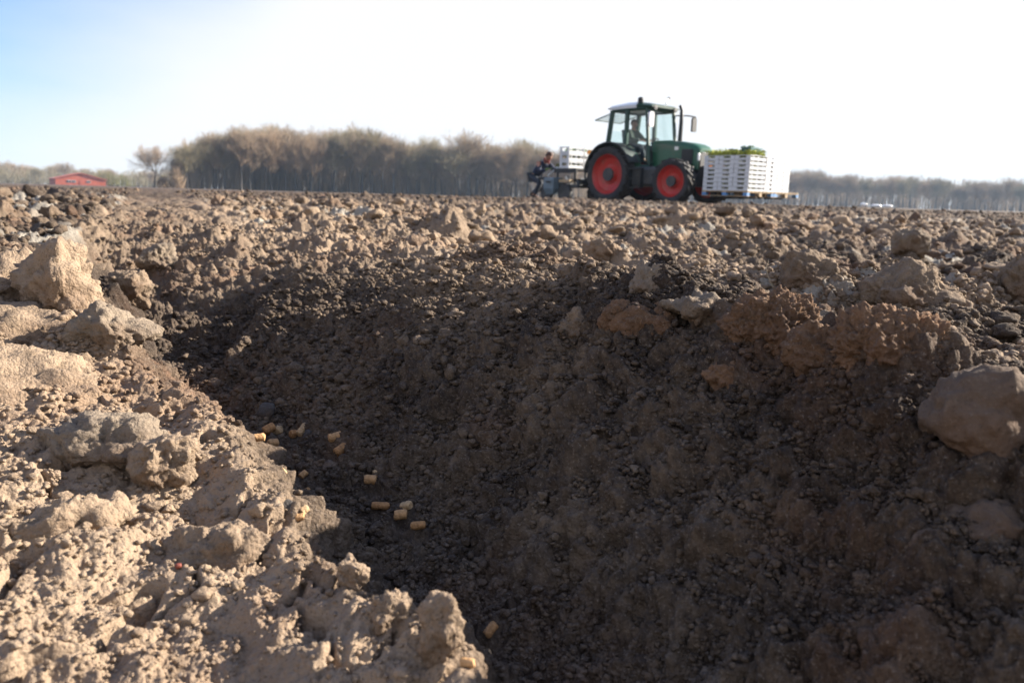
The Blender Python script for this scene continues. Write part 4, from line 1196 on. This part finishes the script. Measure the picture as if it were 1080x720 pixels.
# a teal tub and a dark sheet lying on the load
tub = empty('tub', tuple(tw(4.31, -.50, z0 + 8 * CZ + .045)), -ALPHA + .12); tag(tub, 'dark teal tub lying on top of the corner crate stack', 'tub')
M_teal = plain('teal_plastic', (.05, .14, .15), .5, var=.15)
MB().loft([[(x * q, y * q, z) for (x, y) in ((-.13, -.30), (.13, -.30), (.13, .30), (-.13, .30))] for (q, z) in ((.85, 0), (1, .12), (1.05, .12), (1.05, .145), (.96, .145), (.80, .03))]).build('body', M_teal, tub)
leaf2 = MB(); leaves(leaf2, Matrix.Translation((0, 0, 0)), .28, .68, .08, 70, .10, .07); leaf2.build('leaves', M_leaf, tub)
bag = MB(); v, fc = clod_shape(3, 88, .25, 0, .5); bag.add(v * np.array([.28, .20, .075]), fc)
bo = bag.build('sack', M_black, None, True); bo.location = tuple(tw(3.80, -.5, z0 + 8 * CZ + .10)); bo.rotation_euler = (0, .1, -ALPHA); tag(bo, 'black sack lying on top of the middle crate stack', 'sack')

# ------------------------------------------------------------------ planting machine behind
pm = empty('planting_machine', tuple(tw(-2.05, -.2, 0)), -ALPHA)
tag(pm, 'low dark planting machine hitched behind the tractor', 'planter')
b = MB()
b.box((.35, 0, .62), (1.3, .10, .10)); b.box((.9, 0, .55), (.10, 1.7, .12)); b.box((-.3, 0, .50), (.10, 1.5, .10)); b.box((-.1, -.55, .45), (1.6, .07, .09)); b.box((-.1, .55, .45), (1.6, .07, .09))
b.tube([(.9, 0, .55), (.75, 0, .98)], .05); b.build('frame', M_iron, pm)
b = MB(); b.box((.15, .1, .955), (.95, 1.5, .05)); b.box((.15, -.62, .90), (.95, .05, .12)); b.tube([(-.25, -.55, .45), (-.25, -.55, .95)], .035); b.tube([(.5, -.55, .45), (.5, -.55, .95)], .035); b.tube([(-.25, .7, .45), (-.25, .7, .95)], .035)
b.build('deck', M_black, pm)
b = MB(); b.loft([[(x * q - .36, y * q - .62, z) for (x, y) in ((-.22, -.22), (.22, -.22), (.22, .22), (-.22, .22))] for (q, z) in ((.72, .18), (1, .36), (1, .68), (.9, .70))]); hop = b.build('hopper', M_slate, pm, False, .015)
MB().box((-.34, -.862, .56), (.2, .02, .05)).build('handle', M_black, hop)
b = MB(); b.lathe([(.05, -.05), (.24, -.06), (.26, -.04), (.26, .04), (.24, .06), (.05, .05)], 26, c=(0, 0, 0)); pw = b.mesh('press_wheel')
for (x, y) in ((-.75, -.5), (-.75, .35), (.15, -.62), (.15, .7)):
    o_ = bpy.data.objects.new('press_wheel', pw); C.objects.link(o_); o_.parent = pm; o_.location = (x, y, .24)
    if not pw.materials: pw.materials.append(M_iron)
b = MB(); b.tube([(-.05, -.35, .75), (.05, -.35, .55), (.0, -.35, .2)], .06); b.tube([(.22, -.50, .48), (.24, -.52, .78)], .03); b.build('planting_tube', M_silver, pm, True)
b = MB(); b.loft([[(x + .15, y - .58, z) for (x, y) in ((-.22, -.1), (.26, -.12), (.26, .12), (-.22, .1))] for z in (.56, .64)]); b.build('tray', M_wood, pm)
b = MB(); b.loft([[(x - .95, y - .38, z) for (x, y) in ((-.16, -.2), (.16, -.2), (.16, .2), (-.16, .2))] for z in (.64, .72)]); b.tube([(-.9, -.38, .64), (-.4, -.38, .50)], .03); b.build('seat', M_black, pm, False, .02)
b = MB(); b.loft([[(-.78 + k * .2, -.42 + y, .74 + k * .13) for y in (-.05, .05)] + [(-.78 + k * .2 - .01, -.42 + y, .74 + k * .13 + .035) for y in (.05, -.05)] for k in range(3)]); b.build('chute', M_roofw, pm)
rcm = crate_mesh(.40, .64, .215); rcm.materials.append(M_crate)
GR = 'white plastic crates on the planting machine'
rl = MB()
for j, (yy, where) in enumerate(((-.42, 'near stack'), (.26, 'far stack'))):
    for k in range(3):
        crate(rcm, -1.95, -.2 + yy + .1, .982 + k * .216, 0, '%s white crate of the %s on the planting machine' % (('lowest', 'middle', 'topmost')[k], where), GR)
        leaves(rl, TW @ Matrix.Translation((-1.95, -.2 + yy + .1, 0)), .34, .58, .982 + k * .216 + .05, 70, .13, .07)
po = link('seedlings', rl.mesh('seedlings'), M_leaf); tag(po, 'green leafy seedlings filling the crates on the planting machine', 'seedlings', kind='stuff')

# ------------------------------------------------------------------ people
M_skin = plain('sunburnt_skin', (.36, .18, .12), .55, var=.1)
M_navy = plain('navy_cloth', (.018, .026, .055), .85, var=.25, scale=9)
M_jean = plain('dark_work_trousers', (.028, .036, .052), .85, var=.3, scale=9)
M_hair = plain('reddish_brown_hair', (.075, .032, .018), .7, var=.3, scale=30)
M_boot = plain('black_boots', (.02, .018, .016), .7)
M_glove = plain('green_work_gloves', (.14, .20, .06), .8)
M_scarf = plain('red_scarf', (.17, .028, .022), .85)
M_olive = plain('dull_green_jacket', (.04, .055, .04), .85, var=.25, scale=9)
def skin(name, V, E, rad, mat, parent, root=0, lv=2):
    me = bpy.data.meshes.new(name + '_cage'); me.from_pydata([tuple(v) for v in V], E, [])
    o_ = bpy.data.objects.new(name, me); C.objects.link(o_)
    md = o_.modifiers.new('skin', 'SKIN')
    if not me.skin_vertices: me.attributes.new  # layer comes with the modifier's evaluation
    bm = bmesh.new(); bm.from_mesh(me); ly = bm.verts.layers.skin.verify(); bm.verts.ensure_lookup_table()
    for i, v in enumerate(bm.verts):
        r_ = rad[i]; v[ly].radius = r_ if isinstance(r_, tuple) else (r_, r_); v[ly].use_root = (i == root)
    bm.to_mesh(me); bm.free()
    ss_ = o_.modifiers.new('sub', 'SUBSURF'); ss_.levels = lv; ss_.render_levels = lv
    dg = bpy.context.evaluated_depsgraph_get(); dg.update()
    m2 = bpy.data.meshes.new_from_object(o_.evaluated_get(dg)); m2.name = name
    bpy.data.objects.remove(o_); bpy.data.meshes.remove(me)
    o2 = link(name, m2, mat, parent, smooth=True)
    return o2
def person(loc, rz, J, label, coat, legs_mat, hair_mat, scarf=False, gloves=True):
    """J: joints in the person's frame (x forward, y left, z up)"""
    e = empty('person', loc, rz); tag(e, label, 'person')
    j = {k: Vector(v) for k, v in J.items()}
    V = []; E = []; Rd = []
    def add(p, r_, par=None):
        V.append(Vector(p)); Rd.append(r_); i = len(V) - 1
        if par is not None: E.append((par, i))
        return i
    hip = add(j['hip'], .13); wa = add(j['hip'].lerp(j['chest'], .45), .12, hip); ch = add(j['chest'], .14, wa); nk = add(j['neck'], .055, ch)
    hd_dir = (j['head'] - j['neck']).normalized()
    h0 = add(j['neck'].lerp(j['head'], .55), .07, nk); h1 = add(j['head'], .095, h0); h2 = add(j['head'] + hd_dir * .085, .06, h1)
    for s, sd in ((-1, 'R'), (1, 'L')):
        sh = add(j['sho' + sd], .062, ch); el = add(j['elb' + sd], .043, sh); wr = add(j['wri' + sd], .028, el)
        fw = (j['wri' + sd] - j['elb' + sd]).normalized(); side = fw.cross(Vector((0, 0, 1))).normalized(); dn = fw.cross(side).normalized()
        pm_ = add(j['wri' + sd] + fw * .06, (.040, .018), wr)
        for q, (o_s, L) in enumerate(((-.032, .072), (-.011, .085), (.011, .08), (.032, .064))):
            b_ = j['wri' + sd] + fw * .085 + side * o_s
            k1 = add(b_, .011, pm_); k2 = add(b_ + fw * L * .5 + dn * L * .15, .010, k1); add(b_ + fw * L * .85 + dn * L * .5, .009, k2)
        t1 = add(j['wri' + sd] + fw * .035 - side * .045 * (1 if sd == 'R' else -1), .012, pm_); add(V[t1] + fw * .045 - side * .018 * (1 if sd == 'R' else -1), .010, t1)
        hp = add(j['hip'] + Vector((0, s * .095, -.03)), .095, hip); kn = add(j['kne' + sd], .062, hp); an = add(j['ank' + sd], .042, kn); add(j['toe' + sd], .038, an)
    body = skin('body', V, E, Rd, M_skin, e)
    # jacket
    V = []; E = []; Rd = []
    hip = add(j['hip'] + (j['chest'] - j['hip']).normalized() * .02, (.175, .15)); wa = add(j['hip'].lerp(j['chest'], .5), (.165, .14), hip); ch = add(j['chest'], (.18, .155), wa); add(j['chest'].lerp(j['neck'], .65), .085, ch)
    for s, sd in ((-1, 'R'), (1, 'L')):
        sh = add(j['sho' + sd], .088, ch); el = add(j['elb' + sd], .066, sh); add(j['wri' + sd].lerp(j['elb' + sd], .10), .050, el)
    skin('jacket', V, E, Rd, coat, e)
    V = []; E = []; Rd = []
    hip = add(j['hip'], .15)
    for s, sd in ((-1, 'R'), (1, 'L')):
        hp = add(j['hip'] + Vector((0, s * .095, -.03)), .115, hip); kn = add(j['kne' + sd], .083, hp); add(j['ank' + sd].lerp(j['kne' + sd], .1), .068, kn)
    skin('trousers', V, E, Rd, legs_mat, e)
    for s, sd in ((-1, 'R'), (1, 'L')):
        V = []; E = []; Rd = []
        a_ = add(j['ank' + sd].lerp(j['kne' + sd], .18), .062); b_ = add(j['ank' + sd] + Vector((-.02, 0, -.03)), .062, a_); add(j['toe' + sd], .050, b_)
        skin('boot', V, E, Rd, M_boot, e)
    # head details: face looks along 'look'
    look = Vector(J.get('look', (1, 0, -.2))).normalized(); up = (hd_dir - look * hd_dir.dot(look)).normalized(); lf = up.cross(look)
    hc = j['head']
    b = MB(); v, fc = _ico[3]
    def ball(c, sx, sy, sz): b.add([Vector(c) + look * (q[0] * sx) + lf * (q[1] * sy) + up * (q[2] * sz) for q in v], fc)
    # hair: a cap of the skull open at the face
    hv = [hc + look * (q[0] * .118 - .018) + lf * (q[1] * .108) + up * (q[2] * .122 + .030) for q in v]
    keep = [f_ for f_ in fc if all(not (v[i][0] > .42 and v[i][2] < .45) and v[i][2] > -.62 for i in f_)]
    b.add(hv, keep); b.build('hair', hair_mat, e, True)
    b = MB(); ball(hc + look * .105 + up * -.015, .026, .016, .022); b.build('nose', M_skin, e, True)
    b = MB(); ball(hc + look * .093 + lf * .034 + up * .012, .012, .012, .009); ball(hc + look * .093 - lf * .034 + up * .012, .012, .012, .009); b.build('eyes', M_black, e, True)
    b = MB(); ball(hc + look * .092 - up * .055, .012, .026, .008); b.build('mouth', M_scarf, e, True)
    for s in (-1, 1):
        b = MB(); ball(hc + lf * s * .094, .022, .012, .034); b.build('ear', M_skin, e, True)
    if scarf:
        b = MB(); n_ = 16; pts_ = []
        ax = (j['neck'] - j['chest']).normalized(); s1 = ax.cross(Vector((0, 1, 0))).normalized(); s2 = ax.cross(s1)
        for k in range(n_ + 1): pts_.append(j['neck'] + (s1 * math.cos(k * 2 * math.pi / n_) + s2 * math.sin(k * 2 * math.pi / n_)) * .072)
        b.tube(pts_, .030, 8); b.tube([tuple(j['neck'] + Vector((.10, .0, -.02))), tuple(j['neck'] + Vector((.12, -.03, -.10)))], .03, 8); b.build('scarf', M_scarf, e, True)
    if gloves:
        for sd in 'RL':
            V = []; E = []; Rd = []
            fw = (j['wri' + sd] - j['elb' + sd]).normalized()
            side = fw.cross(Vector((0, 0, 1))).normalized(); dn = fw.cross(side).normalized()
            a_ = add(j['wri' + sd] - fw * .05, .045); pm_ = add(j['wri' + sd] + fw * .055, (.052, .028), a_)
            for q, (o_s, L) in enumerate(((-.034, .075), (-.0115, .09), (.0115, .085), (.034, .068))):
                b_ = j['wri' + sd] + fw * .085 + side * o_s
                k1 = add(b_, .0135, pm_); k2 = add(b_ + fw * L * .5 + dn * L * .15, .0125, k1); add(b_ + fw * L * .9 + dn * L * .5, .0115, k2)
            t1 = add(j['wri' + sd] + fw * .035 - side * .05 * (1 if sd == 'R' else -1), .015, pm_); add(V[t1] + fw * .045 - side * .018 * (1 if sd == 'R' else -1), .013, t1)
            skin('glove', V, E, Rd, M_glove, e)
    return e
worker = person(tuple(tw(-3.42, -.62, .0)), -ALPHA, dict(
    hip=(-.05, 0, .70), chest=(.27, 0, 1.01), neck=(.42, 0, 1.15), head=(.53, 0, 1.25), look=(.75, 0, -.66),
    shoR=(.31, -.19, 1.05), elbR=(.44, -.28, .80), wriR=(.66, -.20, .88), shoL=(.31, .19, 1.05), elbL=(.52, .26, .86), wriL=(.74, .14, 1.0),
    kneR=(.32, -.13, .50), ankR=(.10, -.13, .12), toeR=(.28, -.14, .06), kneL=(.12, .12, .34), ankL=(-.30, .12, .20), toeL=(-.20, .12, .06)),
    'person in navy work clothes and red scarf bending over behind the planting machine', M_navy, M_jean, M_hair, True, True)
worker.scale = (1.1, 1.15, 1.08)
driver = person(tuple(tw(.02, 0, 1.50)), -ALPHA, dict(
    hip=(0, 0, .12), chest=(-.02, 0, .48), neck=(.0, 0, .63), head=(.03, 0, .76), look=(.95, -.3, -.1),
    shoR=(-.01, -.19, .53), elbR=(.18, -.26, .30), wriR=(.42, -.16, .28), shoL=(-.01, .19, .53), elbL=(.22, .25, .32), wriL=(.46, .15, .30),
    kneR=(.46, -.14, .10), ankR=(.58, -.14, -.30), toeR=(.74, -.14, -.36), kneL=(.46, .14, .10), ankL=(.58, .14, -.30), toeL=(.74, .14, -.36)),
    'driver in a dull green jacket sitting in the tractor cab', M_olive, M_jean, M_hair, False, False)
